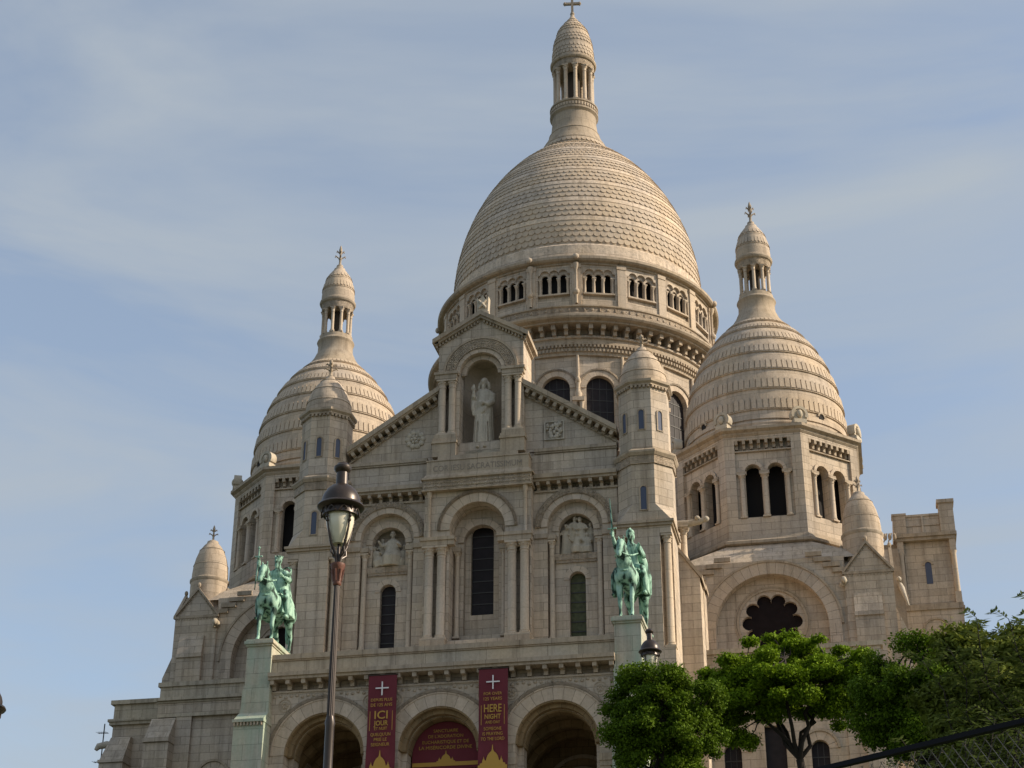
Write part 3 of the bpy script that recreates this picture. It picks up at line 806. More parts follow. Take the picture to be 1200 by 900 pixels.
# ---- chapel blocks with the rose windows
def chapel(s):
    cx = 12.5*s
    C = MB(); x0, x1 = sorted((s*8.73, s*16.2)); yR = 9.3
    C.plate([rect(x0, x1, 24.0, 31.05), arch(cx, 2.74, 24.2, 27.6, 30)], yR, yR+.55)
    lob = []
    N = 10; Rr, lr = 1.12, .36
    for k in range(N):
        a = pi/2+pi/N+2*pi*k/N
        for j in range(9):
            b = a-radians(108)+radians(216)*j/8; lob.append((cx+Rr*cos(a)+lr*cos(b), 28.05+Rr*sin(a)+lr*sin(b)))
    C.plate([rect(x0, x1, 24.0, 31.05), lob], yR+.552, yR+1.0)
    C.box(x0, x1, yR+1.3, yR+10, 12.5, 31.0)
    o = C.build('chapel', M_WALL, BAS)
    a = MB(); a.aring(cx, 27.6, 2.74, 3.34, yR-.07, yR+.1, n=40)
    for sg in (-1, 1):
        for k in range(4): a.box(cx+sg*3.04-.3, cx+sg*3.04+.3, yR-.07, yR-.002, 25.7+.48*k, 26.165+.48*k)
    a.build('voussoir_ring', M_VOUS, o, 40)
    a = MB(); a.aring(cx, 27.6, 3.345, 3.45, yR-.12, yR+.1, n=40); a.aring(cx, 28.05, 1.62, 1.74, yR+.49, yR+.6, 0, 2*pi-.001, 48)
    a.aring(cx, 28.05, 1.76, 1.84, yR+.52, yR+.6, 0, 2*pi-.001, 48)
    a.build('outer_moulding', M_TRIM, o, 40)
    r = MB(); r.plate([[(cx+1.6*cos(t*pi/16), 28.05+1.6*sin(t*pi/16)) for t in range(32)]], yR+.8, yR+.85)
    r.build('rose_window', M_ROSE, BAS)
    # octagon to square transition
    xs_, ys_ = 12.57*s, 15.46
    V = [(xs_-4.95, 9.34, 31.0), (xs_+4.95, 9.34, 31.0), (xs_+4.95, 21.0, 31.0), (xs_-4.95, 21.0, 31.0)]
    hi = []
    for i in range(8):
        t = radians(-112.5+45*i); hi.append((xs_+5.42*cos(t), ys_+5.42*sin(t), 32.35))
    V += hi       # 4.. : i=0 front-left, 1 front-right, 2 right-front ...
    Fc = [(0, 1, 5, 4), (1, 6, 5), (1, 2, 7, 6), (2, 8, 7), (2, 3, 9, 8), (3, 10, 9), (3, 0, 11, 10), (0, 4, 11)]
    T = MB(); T.add(V, Fc); T.build('broach', M_WALL, o)
    c = MB()
    for sg in (-1, 1):
        for k in range(4):       # stepped corner stones beside the big arch
            c.box(cx+sg*(3.5-.42*k)-.4, cx+sg*(3.5-.42*k)+.4, yR-.14, yR-.003, 30.2+.3*k, 30.42+.3*k)
    build_split(c, 'stepped_stones', M_TRIM, o, lambda x, y, z: x > cx)
    g = MB()
    for xx in (cx-3.62, cx+3.62):
        g.tube([(xx, yR, 29.6), (xx, yR-.35, 29.65), (xx, yR-.5, 29.75)], [.17, .15, .1], 8); g.ball((xx, yR-.5, 29.62), (.13, .13, .17), 8, 5); g.ball((xx-.12, yR-.25, 29.5), (.1, .12, .13), 8, 5)
    build_split(g, 'gargoyle', M_STAT, o, lambda x, y, z: x > cx, 60)

    # lower block in front of the rose wall
    yB = 6.0; xa, xb = sorted((s*8.74, s*17.5))
    L = MB()
    wins = [10.5, 12.45, 14.42]
    holes = [arch(s*w, .4, 17.5, 20.75, 12) for w in (wins[0], wins[2])] + [rect(s*wins[1]-.47, s*wins[1]+.47, 17.2, 21.9)]
    L.plate([rect(xa, xb, 12.4, 23.62)]+holes, yB, yB+.5)
    L.box(xa, xb, yB+.02, yR-.01, 23.62, 24.6)
    L.box(s*17.5-.25 if s > 0 else s*17.5, s*17.5 if s > 0 else s*17.5+.25, yB+.5, yR-.01, 12.4, 23.6)
    pil = [(8.8, 9.6), (15.0, 15.9)] if s > 0 else [(8.8, 9.6), (15.75, 16.45)]
    lo = L.build('lower_block', M_WALL, BAS)
    q = MB()
    for p0, p1 in ((8.74, 9.55), (15.7, 16.5)):
        q.box(min(s*p0, s*p1), max(s*p0, s*p1), yB-.16, yB-.002, 12.4, 23.95)
    q.box(xa, xb, yB-.16, yB-.003, 23.96, 24.6)
    build_split(q, 'pilaster', M_WALL, lo, lambda x, y, z: 3 if z > 23.96 or (abs(z-23.96) < .02) else x > s*12)
    q = MB(); q.box(xa-.05, xb+.05, yB-.34, yB+.1, 24.602, 24.76); q.box(xa-.05, xb+.05, yB-.22, yB-.162, 24.5, 24.6)
    q.box(xa, xb, yB-.2, yB-.004, 23.80, 23.955)
    q.box(xa, xb, yB-.06, yB+.45, 24.762, 25.36)
    q.box(xa-.1, xb+.1, yB-.16, yB+.55, 25.362, 25.58)
    q.build('parapet', M_PARA, lo)
    rf = MB(); rf.box(xa, xb, yB+.1, yR-.02, 24.602, 24.75); rf.build('lean_to_roof', M_DOME, lo)
    for w in wins:
        if w != wins[1]:
            pane('window', s*w, .4, 17.5, 20.75, yB+.3, lo)
            a = MB(); a.aring(s*w, 20.75, .4, .78, yB-.04, yB+.05, n=20); a.build('voussoir_ring', M_VOUS, lo, 40)
            a = MB(); a.aring(s*w, 20.75, .79, .9, yB-.12, yB+.05, n=20); a.build('hood_moulding', M_TRIM, lo, 40)
        else:
            a = MB(); a.box(s*w-.47, s*w+.47, yB+.3, yB+.35, 17.2, 21.9); a.build('tall_window', M_GLASS, lo)
    # sloped buttress at the outer corner
    b = MB(); b0, b1 = sorted((s*16.5, s*17.75))
    b.hexa([(b0, yB-.9, 22.6), (b1, yB-.9, 22.6), (b1, yB-.01, 22.6), (b0, yB-.01, 22.6)], [(b0, yB-.2, 23.75), (b1, yB-.2, 23.75), (b1, yB-.01, 23.75), (b0, yB-.01, 23.75)])
    b.box(b0-.04, b1+.04, yB-.98, yB-.01, 22.42, 22.6); b.box(b0, b1, yB-.85, yB-.01, 12.4, 22.42)
    b.build('buttress', M_WALL, lo)

    # outer pier carrying the little cupola
    ox, oy = 17.3*s, 10.3; P = MB()
    P.box(ox-1.16, ox+1.16, 9.15, 11.5, 12.4, 30.0)
    xo0, xo1 = sorted((s*18.47, s*19.35))
    def slope(z0, z1, xo, y0=9.4, y1=11.2):
        A = [(s*18.4, y0, z0), (s*xo, y0, z0), (s*xo, y1, z0), (s*18.4, y1, z0)]; Bv = [(s*18.4, y0, z1), (s*18.45, y0, z1), (s*18.45, y1, z1), (s*18.4, y1, z1)]
        P.hexa(A if s > 0 else A[::-1], Bv if s > 0 else Bv[::-1])
    slope(26.9, 28.3, 19.0); P.box(min(s*18.3, s*19.0), max(s*18.3, s*19.0), 9.4, 11.2, 12.4, 26.9)
    # front stepped buttress
    P.hexa([(ox-.8, 8.86, 28.0), (ox+.55, 8.86, 28.0), (ox+.55, 9.14, 28.0), (ox-.8, 9.14, 28.0)], [(ox-.8, 9.08, 29.0), (ox+.55, 9.08, 29.0), (ox+.55, 9.14, 29.0), (ox-.8, 9.14, 29.0)])
    P.box(ox-.82, ox+.57, 8.82, 9.14, 27.8, 28.0); P.box(ox-.8, ox+.55, 8.92, 9.14, 12.4, 27.8)
    P.plate([[(ox-1.12, 30.16), (ox+1.12, 30.16), (ox, 31.6)]], 9.2, 11.4)
    P.T = Matrix.Translation((ox, oy, 0)) @ Matrix.Rotation(pi/2, 4, 'Z'); P.plate([[(-1.12, 30.17), (1.12, 30.17), (0, 31.58)]], -1.1, 1.1); P.T = None
    po = P.build('outer_pier', M_WALL, BAS)
    c = MB()
    for az in range(4):
        c.T = frame(ox, oy+.02, az*pi/2)
        c.box(-1.22, 1.22, -1.22, -1.14, 30.0, 30.14) if True else None
        for k in range(15): c.box(-1.15+.155*k, -1.08+.155*k, -1.2, -1.13, 29.9, 30.0)
        for sg in (-1, 1):
            q = [(0, 31.72), (sg*1.24, 30.14), (sg*1.24, 30.0), (0, 31.55)]
            if sg > 0: q = q[::-1]
            c.plate([q], -1.25, -1.1)
            for k in range(10):
                x = .1+k*.11; c.box(min(sg*x, sg*(x+.05)), max(sg*x, sg*(x+.05)), -1.17, -1.1, 31.5-x*1.27-.08, 31.5-x*1.27+.02)
        c.ball((0, -1.17, 31.82), (.12, .1, .15), 8, 5)
        c.T = None
    c.build('gablet_moulding', M_TRIM, po)
    d = MB(); d.lathe([(1.0, 30.1), (1.0, 32.25)], ox-.1*s, oy, 36); d.build('cupola_drum', M_DOME, po, 40)
    d = MB(); d.lathe([(1.0, 32.2), (1.05, 32.28), (1.05, 32.38), (.96, 32.46)], ox-.1*s, oy, 36); d.build('cupola_ring', M_TRIM, po, 40)
    d = MB(); d.lathe([(.97, 32.44), (.96, 32.8), (.92, 33.2), (.82, 33.65), (.66, 34.1), (.46, 34.4), (.32, 34.55), (.3, 34.66), (.2, 34.72)], ox-.1*s, oy, 36); d.build('cupola', M_DOME, po, 40)
    d = MB(); 
    for z, r in ((33.2, .925), (34.1, .67)): d.lathe([(r-.03, z-.02), (r+.015, z), (r-.03, z+.04)], ox-.1*s, oy, 36)
    d.build('cupola_joint', M_TRIM, po, 40)
    finial(ox-.1*s, oy, 34.68, 35.65, .24, po)
for s in (-1, 1): chapel(s)

# ---- scale tiles on a dome
def profile_len(prof, cx, cy):
    """returns function arclength -> (r, z, slope tangent)"""
    L = [0]
    for (a, b) in zip(prof[:-1], prof[1:]): L.append(L[-1]+sqrt((b[0]-a[0])**2+(b[1]-a[1])**2))
    def at(s):
        s = max(0, min(L[-1]-1e-6, s))
        for i in range(len(L)-1):
            if s <= L[i+1]:
                t = (s-L[i])/(L[i+1]-L[i]); a, b = prof[i], prof[i+1]
                d = ((b[0]-a[0])/(L[i+1]-L[i]), (b[1]-a[1])/(L[i+1]-L[i]))
                return a[0]+(b[0]-a[0])*t, a[1]+(b[1]-a[1])*t, d
    return at, L[-1]
def tile_row(mb, at, cx, cy, s, h, n, ph, th, wf=.5, drop=.5, flip=False):
    """one ring of tongue shaped stones, lower edge raised by th; s = arclength of the tongue tip"""
    r0, z0, d0 = at(s+h*.5); no = (d0[1], -d0[0])
    K = 7
    for k in range(n):
        a = 2*pi*(k+ph)/n; w = pi*r0/n*wf*2
        loc = [(-w, h), (-w, h*drop)]
        for j in range(1, K): t = pi+pi*j/K; loc.append((w*cos(t), h*drop+h*drop*sin(t)))
        loc += [(w, h*drop), (w, h)]
        V = []
        if flip: loc = [(-u, h-v) for u, v in loc]
        for lay in (1, 0):
            for (u, v) in loc:
                off = (th if flip else th*(1-.75*v/h)) if lay else -.03
                rr = r0+d0[0]*(v-h*.5)+no[0]*off; zz = z0+d0[1]*(v-h*.5)+no[1]*off
                ang = a+u/max(r0, .1)
                V.append((cx+rr*cos(ang), cy+rr*sin(ang), zz))
        m = len(loc)
        F = [tuple(range(m))]
        for i in range(m): F.append((i, i+m, (i+1)%m+m, (i+1)%m))
        mb.add(V, F)

# ---- great drum and dome
MX, MY = 0.0, 28.78
def great_dome():
    D = MB(); NB = 20; st = 2*pi/NB
    ap = 8.6
    wbay = 2*ap*math.tan(pi/NB)
    for k in range(NB):
        D.T = frame(MX, MY, k*st)
        h = wbay/2
        D.plate([rect(-h, h, 40.0, 49.15), arch(0, .86, 43.2, 46.95, 16)], -ap, -ap+.5)
    D.T = None
    o = D.build('drum', M_WALL, BAS)
    for k in range(NB):
        if 4 < k < 16: continue
        T = frame(MX, MY, k*st)
        a = MB(); a.T = T; a.aring(0, 46.95, .86, 1.22, -ap-.06, -ap+.03, n=20); a.build('voussoir_ring', M_VOUS, o, 40)
        a = MB(); a.T = T; a.aring(0, 46.95, 1.22, 1.34, -ap-.12, -ap+.03, n=24); a.build('hood_moulding', M_CARV, o, 40)
        pane('drum_window', 0, .86, 43.2, 46.95, -ap+.3, BAS, T=T, bars=6, vbars=3)
    for k in range(NB):
        if 5 < k < 14: continue
        T = frame(MX, MY, (k+.5)*st); r = 8.7/cos(pi/NB)
        a = MB(); a.T = T
        a.lathe([(.10, 47.6), (.09, 49.1)], 0, -r, 10); a.lathe([(.2, 46.2), (.24, 46.5), (.14, 46.7), (.12, 47.1), (.2, 47.3), (.1, 47.6)], 0, -r, 10)
        a.box(-.35, .35, -r-.25, -r+.3, 45.95, 46.2)
        for sg in (-1, 1): a.lathe([(.12, 43.4), (.11, 45.6), (.17, 45.95)], sg*.2, -r-.02, 10)
        a.ball((0, -r-.1, 47.4), (.16, .16, .22), 8, 6)
        a.build('colonnette', M_COLU, o, 50)
    # dentils, brackets, main cornice
    c = MB()
    c.lathe([(8.62, 49.1), (8.8, 49.12), (8.8, 49.3), (8.86, 49.35), (8.86, 49.75), (8.95, 49.8), (8.95, 49.95), (8.85, 50.05), (8.85, 50.2)], MX, MY, 120)
    ring_boxes(c, MX, MY, 8.8, 8.95, 49.34, 49.52, 240, .5); ring_boxes(c, MX, MY, 8.85, 9.02, 49.6, 49.78, 240, .5, a0=pi/240)
    c.build('dentil_band', M_TRIM, o, 30)
    c = MB(); c.lathe([(8.86, 50.2), (9.0, 50.24), (9.0, 50.36), (8.55, 50.38), (8.55, 50.98)], MX, MY, 120); c.build('bracket_recess', M_WALL, o, 30)
    c = MB(); ring_boxes(c, MX, MY, 8.5, 9.42, 50.66, 50.97, 76, .34); ring_boxes(c, MX, MY, 8.5, 9.16, 50.37, 50.66, 76, .3)
    c.build('bracket_ring', M_TRIM, o, 30)
    c = MB(); c.lathe([(8.5, 50.96), (9.62, 50.98), (9.62, 51.08), (9.9, 51.16), (9.98, 51.27), (9.98, 51.38), (9.6, 51.5), (9.3, 51.62), (9.26, 51.85)], MX, MY, 140)
    c.build('great_cornice', M_TRIM, o, 30)
    c = MB(); c.lathe([(9.26, 51.84), (9.22, 51.86), (9.22, 52.24)], MX, MY, 140)
    c.build('carved_parapet_band', M_CARV, o, 30)
    c = MB(); c.lathe([(9.22, 52.24), (9.3, 52.27), (9.3, 52.36), (8.9, 52.4), (8.7, 52.42)], MX, MY, 140)
    for k in range(120):
        c.T = frame(MX, MY, 2*pi*k/120); c.ball((0, -9.23, 52.05), (.11, .05, .09), 6, 4) if k % 2 else c.ball((0, -9.23, 52.05), (.05, .05, .13), 6, 4)
    c.T = None
    c.build('parapet_coping', M_TRIM, o, 30)
    # gallery: recessed triple arcades
    G = MB(); ag = 8.98; wb = ag*math.tan(pi/NB)
    for k in range(NB):
        G.T = frame(MX, MY, k*st)
        if 6 < k < 14: G.box(-wb, wb, -ag, -ag+.4, 52.4, 55.35); continue
        pan = [(-1.02, 52.9), (1.02, 52.9), (1.02, 54.75)]
        for cxx in (.58, 0, -.58): pan += [(cxx+.3*cos(t*pi/8)*1.0, 54.78+.3*sin(t*pi/8)) for t in range(0, 9)]
        pan += [(-1.02, 54.75)]
        G.plate([rect(-wb, wb, 52.4, 55.36), pan], -ag, -ag+.16)
        G.plate([rect(-1.1, 1.1, 52.8, 55.3)]+[[(c_-.19, 53.42), (c_+.19, 53.42), (c_+.19, 54.3)]+[(c_+.215*cos(radians(-18)+radians(216)*j/12), 54.58+.215*sin(radians(-18)+radians(216)*j/12)) for j in range(13)]+[(c_-.19, 54.3)] for c_ in (-.58, 0, .58)], -ag+.162, -ag+.27)
        G.box(-.98, .98, -ag-.06, -ag+.16, 53.26, 53.36)
    G.T = None
    go = G.build('gallery', M_WALL, BAS)
    for k in range(NB):
        if 6 < k < 14: continue
        T = frame(MX, MY, k*st)
        c = MB(); c.T = T
        for x in (-.87, -.29, .29, .87):
            c.lathe([(.10, 53.37), (.10, 53.45), (.075, 53.5), (.07, 54.22), (.09, 54.25), (.13, 54.42)], x, -ag+.12, 10); c.box(x-.13, x+.13, -ag-.01, -ag+.16, 54.42, 54.5)
        c.build('arcade_shafts', M_COLU, go, 50)
    for k in range(NB):
        if 6 < k < 13: continue
        T = frame(MX, MY, (k+.5)*st); r = ag/cos(pi/NB)
        c = MB(); c.T = T; c.box(-.27, .27, -r-.05, -r+.12, 52.42, 55.1); c.box(-.31, .31, -r-.09, -r+.12, 55.1, 55.35)
        if k in (19, 0, 4, 15):
            c.lathe([(.09, 52.5), (.08, 53.0), (.15, 53.25), (.17, 53.45), (.07, 53.6), (.065, 54.9), (.16, 55.1), (.2, 55.35)], 0, -r-.13, 10)
            c.ball((0, -r-.4, 55.72), (.2, .14, .2), 8, 6)
            c.ball((0, -r-.2, 53.3), (.2, .17, .2), 8, 6)
        c.build('pilaster', M_COLU, go, 50)
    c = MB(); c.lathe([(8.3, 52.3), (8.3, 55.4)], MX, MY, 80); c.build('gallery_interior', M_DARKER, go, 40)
    c = MB(); c.lathe([(8.9, 55.34), (9.1, 55.36), (9.1, 55.48), (9.34, 55.52), (9.44, 55.62), (9.44, 55.8), (9.3, 55.88), (8.8, 56.0), (8.78, 56.12), (8.62, 56.16)], MX, MY, 140)
    c.build('gallery_cornice', M_TRIM, go, 30)
    # dome
    R, Z0, H, p, q = 8.36, 57.3, 12.878, 2.01, .655
    prof = []
    for i in range(61):
        s = .925*i/60; prof.append((R*(1-s**p)**q, Z0+H*s))
    base = [(8.62, 56.16), (8.58, 56.5)]
    c = MB(); c.lathe([(8.58, 56.5), (8.58, 57.1), (8.5, 57.2), (8.36, 57.3)], MX, MY, 140); 
    co_ = c.build('dome_base_band', M_BAND, BAS, 30)
    d = MB(); d.lathe([(8.62, 56.1), (8.6, 56.5)]+prof[0:1], MX, MY, 140); d.v = []; d.f = []; d.uv = []; d.mi = []
    d.lathe([(8.62, 56.14), (8.62, 56.42), (8.56, 56.5)], MX, MY, 140)
    at, L = profile_len(prof, MX, MY)
    d.lathe(prof, MX, MY, 144)
    od = d.build('great_dome', M_DOME, BAS, 40)
    rows = MB(); bands = MB()
    s = .12; rh = .42; pat = 0
    groups = [4, 3, 3, 3, 3, 3, 3, 3, 3, 3, 3, 3]
    gi = 0
    while s < L-.5:
        for j in range(groups[min(gi, len(groups)-1)]):
            if s > L-.5: break
            r = at(s+.2)[0]; hh = rh*(1 if r > 5 else .9)
            tile_row(rows, at, MX, MY, s, hh*1.12, 118 if r > 4.2 else 72, .5*(pat % 2), .07, wf=.492)
            s += hh; pat += 1
        if s > L-.4: break
        r0, z0, d0 = at(s+.02); r1, z1, d1 = at(s+.36)
        n0 = (d0[1], -d0[0]); n1 = (d1[1], -d1[0])
        bands.lathe([(r0, z0), (r0+n0[0]*.055, z0+n0[1]*.055), (r1+n1[0]*.055, z1+n1[1]*.055), (r1, z1)], MX, MY, 144)
        s += .42; gi += 1
    rows.build('scale_tiles', M_TILE, od); bands.build('carved_band', M_BAND, od, 30)
    # flared neck and lantern
    c = MB(); c.lathe([(2.5, 69.15), (2.42, 69.45), (2.3, 69.7), (2.34, 69.76), (2.2, 70.05), (2.05, 70.3), (1.9, 70.62), (1.8, 70.9), (1.83, 70.95), (1.72, 71.1), (1.64, 71.5), (1.58, 72.1), (1.58, 72.5), (1.66, 72.58), (1.74, 72.66), (1.74, 72.78), (1.66, 72.84), (1.66, 73.2), (1.74, 73.24), (1.74, 73.36), (1.5, 73.4), (.2, 73.42)], MX, MY, 64)
    lo = c.build('lantern', M_TRIM, BAS, 40)
    c = MB()
    ring_boxes(c, MX, MY, 1.64, 1.72, 72.9, 73.14, 48, .5)
    at2, L2 = profile_len([(2.5, 69.2), (2.34, 69.75)], MX, MY); tile_row(c, at2, MX, MY, .1, .4, 44, 0, .05, wf=.47)
    at2, L2 = profile_len([(2.3, 69.76), (1.92, 70.5)], MX, MY); tile_row(c, at2, MX, MY, .1, .4, 44, .5, .05, wf=.47)
    build_split(c, 'lantern_ornament', M_TILE, lo, lambda x, y, z: z > 71, 30)
    for k in range(12):
        a = 2*pi*(k+.5)/12; column(MX+1.34*cos(a), MY+1.34*sin(a), 73.42, 76.6, .14, lo, cap=.5, n=12)
    c = MB(); c.lathe([(.45, 73.4), (.45, 76.6)], MX, MY, 16); c.build('lantern_core', M_DARK, lo, 40)
    c = MB(); c.lathe([(.1, 76.58), (1.5, 76.6), (1.52, 76.66), (1.52, 77.1)], MX, MY, 48); c.build('carved_frieze', M_CARV, lo, 30)
    c = MB(); c.lathe([(1.52, 77.1), (1.62, 77.14), (1.68, 77.24), (1.68, 77.36), (1.52, 77.46), (1.5, 77.55)], MX, MY, 48); c.build('lantern_cornice', M_TRIM, lo, 30)
    lp = [(1.5, 77.5), (1.52, 77.9), (1.49, 78.5), (1.4, 79.2), (1.26, 79.8), (1.06, 80.4), (.82, 80.85), (.55, 81.2), (.4, 81.4), (.42, 81.46), (.3, 81.6), (.16, 81.9), (.12, 82.1)]
    c = MB(); c.lathe(lp, MX, MY, 48); c.build('lantern_cupola', M_DOME, lo, 40)
    c = MB(); at3, L3 = profile_len(lp, MX, MY)
    s = .12; i = 0
    while s < 4.0:
        if i % 4 != 3: tile_row(c, at3, MX, MY, s, .34, 34 if at3(s)[0] > 1.0 else 22, .5*(i % 2), .05, wf=.46)
        s += .3; i += 1
    c.build('lantern_tiles', M_TILE, lo)
    x = MB()
    x.ball((MX, MY, 82.15), .17, 10, 8); x.lathe([(.1, 82.2), (.08, 83.0)], MX, MY, 8)
    x.T = frame(MX, MY, radians(8))
    x.box(-.09, .09, -.09, .09, 82.3, 83.85); x.box(-.5, .5, -.088, .088, 83.02, 83.2)
    for (px, pz) in ((-.55, 83.11), (.55, 83.11), (0, 83.95)):
        x.ball((px, 0, pz), .13, 8, 6); x.ball((px, 0, pz+.1), .08, 8, 6); x.ball((px, 0, pz-.1), .08, 8, 6)
    x.T = None
    x.build('cross', M_TRIM, lo, 50)
    # crossing block below the drum
    x = MB(); x.box(-9.4, 9.4, MY-9.4, MY+9.4, 12.5, 40.2); x.build('crossing', M_WALL, BAS)
    x = MB(); x.ngon([(9.6, 40.2), (8.7, 42.6)], MX, MY, 20, pi/20); x.build('drum_skirt', M_DOME, BAS)
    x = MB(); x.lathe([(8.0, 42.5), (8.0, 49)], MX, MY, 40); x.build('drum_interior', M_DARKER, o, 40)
great_dome()

# ---- side towers with their domes
def antefix(x, y, z, az, parent):
    a = MB(); a.T = frame(x, y, az)
    a.box(-.34, .34, -.26, .26, z, z+.22); a.aring(0, z+.52, .0, .42, -.16, .16, 0, 2*pi-.01, 18)
    a.aring(0, z+.52, .3, .45, -.22, .22, -.5, pi+.5, 18)
    a.ball((0, -.2, z+.52), (.16, .14, .24), 8, 6); a.ball((0, .2, z+.52), (.16, .14, .24), 8, 6)
    a.build('antefix', M_STAT, parent, 50)
def side_tower(s):
    cx, cy = 12.57*s, 15.46; Rc = 5.2; ap = Rc*cos(pi/8); fw2 = Rc*sin(pi/8)
    T = MB(); 
    for k in range(8):
        T.T = frame(cx, cy, k*pi/4)
        if k in (3, 4, 5): T.box(-fw2, fw2, -ap, -ap+.5, 32.9, 38.5); continue
        pan = rect(-1.5, 1.5, 33.75, 37.45)
        T.plate([rect(-fw2, fw2, 32.6, 38.5), rect(-1.46, 1.46, 33.78, 38.28)], -ap, -ap+.14)
        T.plate([rect(-fw2+.1, fw2-.1, 32.7, 37.75)]+[arch(x, .42, 34.0, 36.5, 14) for x in (-.58, .58)], -ap+.142, -ap+.6)
        T.box(-1.46, 1.46, -ap, -ap+.14, 33.782, 33.9); T.box(-fw2+.15, fw2-.15, -ap+.4, -ap+.6, 37.75, 38.4)
    T.T = None
    o = T.build('side_tower', M_WALL, BAS)
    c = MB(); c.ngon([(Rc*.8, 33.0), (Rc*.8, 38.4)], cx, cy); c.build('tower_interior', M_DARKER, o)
    for k in range(8):
        if k in (3, 4, 5): continue
        Tm = frame(cx, cy, k*pi/4)
        a = MB(); a.T = Tm
        for x in (-.58, .58): a.aring(x, 36.5, .42, .78 if abs(x) > 9 else .58, -ap+.06, -ap+.14, n=18)
        for x in (-.58, .58): a.aring(x, 36.5, .58, .72, -ap-.0, -ap+.1, 0 if x > 0 else .0, pi, 18) if False else None
        a.build('voussoir_ring', M_VOUS, o, 40)
        for x in (-1.17, 0, 1.17): column(x, -ap+.1, 33.92, 36.34, .115 if x else .14, o, T=Tm, n=12, cap=.3)
        a = MB(); a.T = Tm
        for x in (-1.17, 0, 1.17): a.box(x-.26, x+.26, -ap-.03, -ap+.141, 36.342, 36.5)
        a.box(-1.46, 1.46, -ap+.02, -ap+.14, 37.62, 37.68)
        modillions(a, -1.36, 1.36, -ap+.4, -ap-.0, 37.85, 38.279, .389, .15)
        a.build('corbel_table', M_TRIM, o)
    c = MB(); 
    c.ngon([(Rc+.02, 38.501), (Rc+.1, 38.6), (Rc+.1, 38.68), (Rc+.3, 38.78), (Rc+.3, 38.94), (Rc-.3, 39.1)], cx, cy)
    c.build('tower_cornice', M_TRIM, o)
    c = MB(); c.ngon([(Rc+.15, 32.22), (Rc+.2, 32.36), (Rc+.42, 32.42), (Rc+.42, 32.56), (Rc+.1, 32.72), (Rc, 32.98)], cx, cy); c.build('string_course', M_TRIM, o)
    for k in range(8):
        a = pi/8+k*pi/4; 
        if s*1 and k in (2, 3, 4): pass
        antefix(cx+(Rc-.05)*sin(a), cy-(Rc-.05)*cos(a), 38.95, a, o)
    # dome
    R, Z0, H, p, q = 4.38, 39.4, 8.58, 2.4, .685
    pr2 = []
    for i in range(61):
        t = i/60*.975; pr2.append((R*(1-t**p)**q, Z0+H*t))
    pr2 = [x for x in pr2 if x[0] > 1.3]
    at, L = profile_len(pr2, cx, cy)
    prof = [(4.5, 39.0), (4.5, 39.2), (4.42, 39.28)]
    def s_of(z):
        a_, b_ = 0, L
        for _ in range(30):
            m_ = (a_+b_)/2
            if at(m_)[1] < z: a_ = m_
            else: b_ = m_
        return a_
    lips = [0.0]+[s_of(z) for z in (39.62, 40.16, 41.42, 42.68, 43.9, 45.0, 46.0, 46.75)]
    lips = [l_ for l_ in lips if l_ < L-.25]
    lips.append(L)
    t_ = MB()
    for i, (sa, sb) in enumerate(zip(lips[:-1], lips[1:])):
        for m in range(7):                      # each course stands proud at its foot and dies into the one above
            f = m/6; r, z, dd = at(sa+(sb-sa)*f*.995+.002); n_ = (dd[1], -dd[0]); o_ = .075*(1-f)
            prof.append((r+n_[0]*o_, z+n_[1]*o_))
        if i > 1 and sb-sa > .5:
            nn = 88 if at(sa)[0] > 3 else (76 if at(sa)[0] > 2.1 else 50)
            hh = (sb-sa)*.52
            tile_row(t_, at, cx, cy, sa+.06, hh, nn, 0, .105, wf=.40, drop=.3, flip=True)
    d = MB(); d.lathe(prof, cx, cy, 96); o0 = len(d.v)
    d.v += t_.v; d.f += [[o0+i for i in f] for f in t_.f]; d.uv += t_.uv; d.mi += [1]*len(t_.f)
    od = d.build('side_dome', (M_DOME, M_TILE), BAS, 25)
    for k in (1, 3, 5, 7):
        a = pi/4*k; Tm = frame(cx, cy, a)
        w_ = MB(); w_.T = Tm; w_.plate([arch(0, .17, 39.86, 40.0, 8)], -4.42, -4.3); wo_ = w_.build('dome_vent', M_DARKER, od)
        w_ = MB(); w_.T = Tm; w_.aring(0, 40.0, .17, .27, -4.47, -4.3, n=10); w_.build('vent_hood', M_TRIM, wo_)
    c = MB(); c.lathe([(1.9, 46.9), (1.72, 47.1), (1.7, 47.16), (1.45, 47.42), (1.42, 47.5), (1.28, 47.72), (1.2, 47.9), (1.14, 48.05), (1.1, 48.1), (1.05, 48.3), (1.03, 48.75), (1.08, 48.82), (1.12, 48.92), (1.08, 49.02), (1.0, 49.08), (.98, 49.3), (.8, 49.34), (.1, 49.35)], cx, cy, 48)
    lo = c.build('lantern', M_TRIM, BAS, 40)
    for k in range(10):
        a = 2*pi*(k+.5)/10; column(cx+.82*cos(a), cy+.82*sin(a), 49.34, 51.05, .095, lo, cap=.32, n=10)
    c = MB(); c.lathe([(.3, 49.3), (.3, 51.1)], cx, cy, 12); c.build('lantern_core', M_DARK, lo, 40)
    c = MB(); c.lathe([(.1, 51.04), (.93, 51.06), (.95, 51.1), (.97, 51.45)], cx, cy, 40); c.build('carved_frieze', M_CARV, lo, 30)
    c = MB(); c.lathe([(.97, 51.45), (1.06, 51.52), (1.1, 51.62), (1.08, 51.72), (1.0, 51.8)], cx, cy, 40); c.build('lantern_cornice', M_TRIM, lo, 30)
    lp = [(1.0, 51.78), (1.0, 52.1), (.97, 52.5), (.9, 52.9), (.8, 53.25), (.64, 53.6), (.46, 53.88), (.34, 54.03), (.34, 54.1), (.22, 54.2), (.2, 54.36)]
    c = MB(); c.lathe(lp, cx, cy, 40); c.build('lantern_cupola', M_DOME, lo, 40)
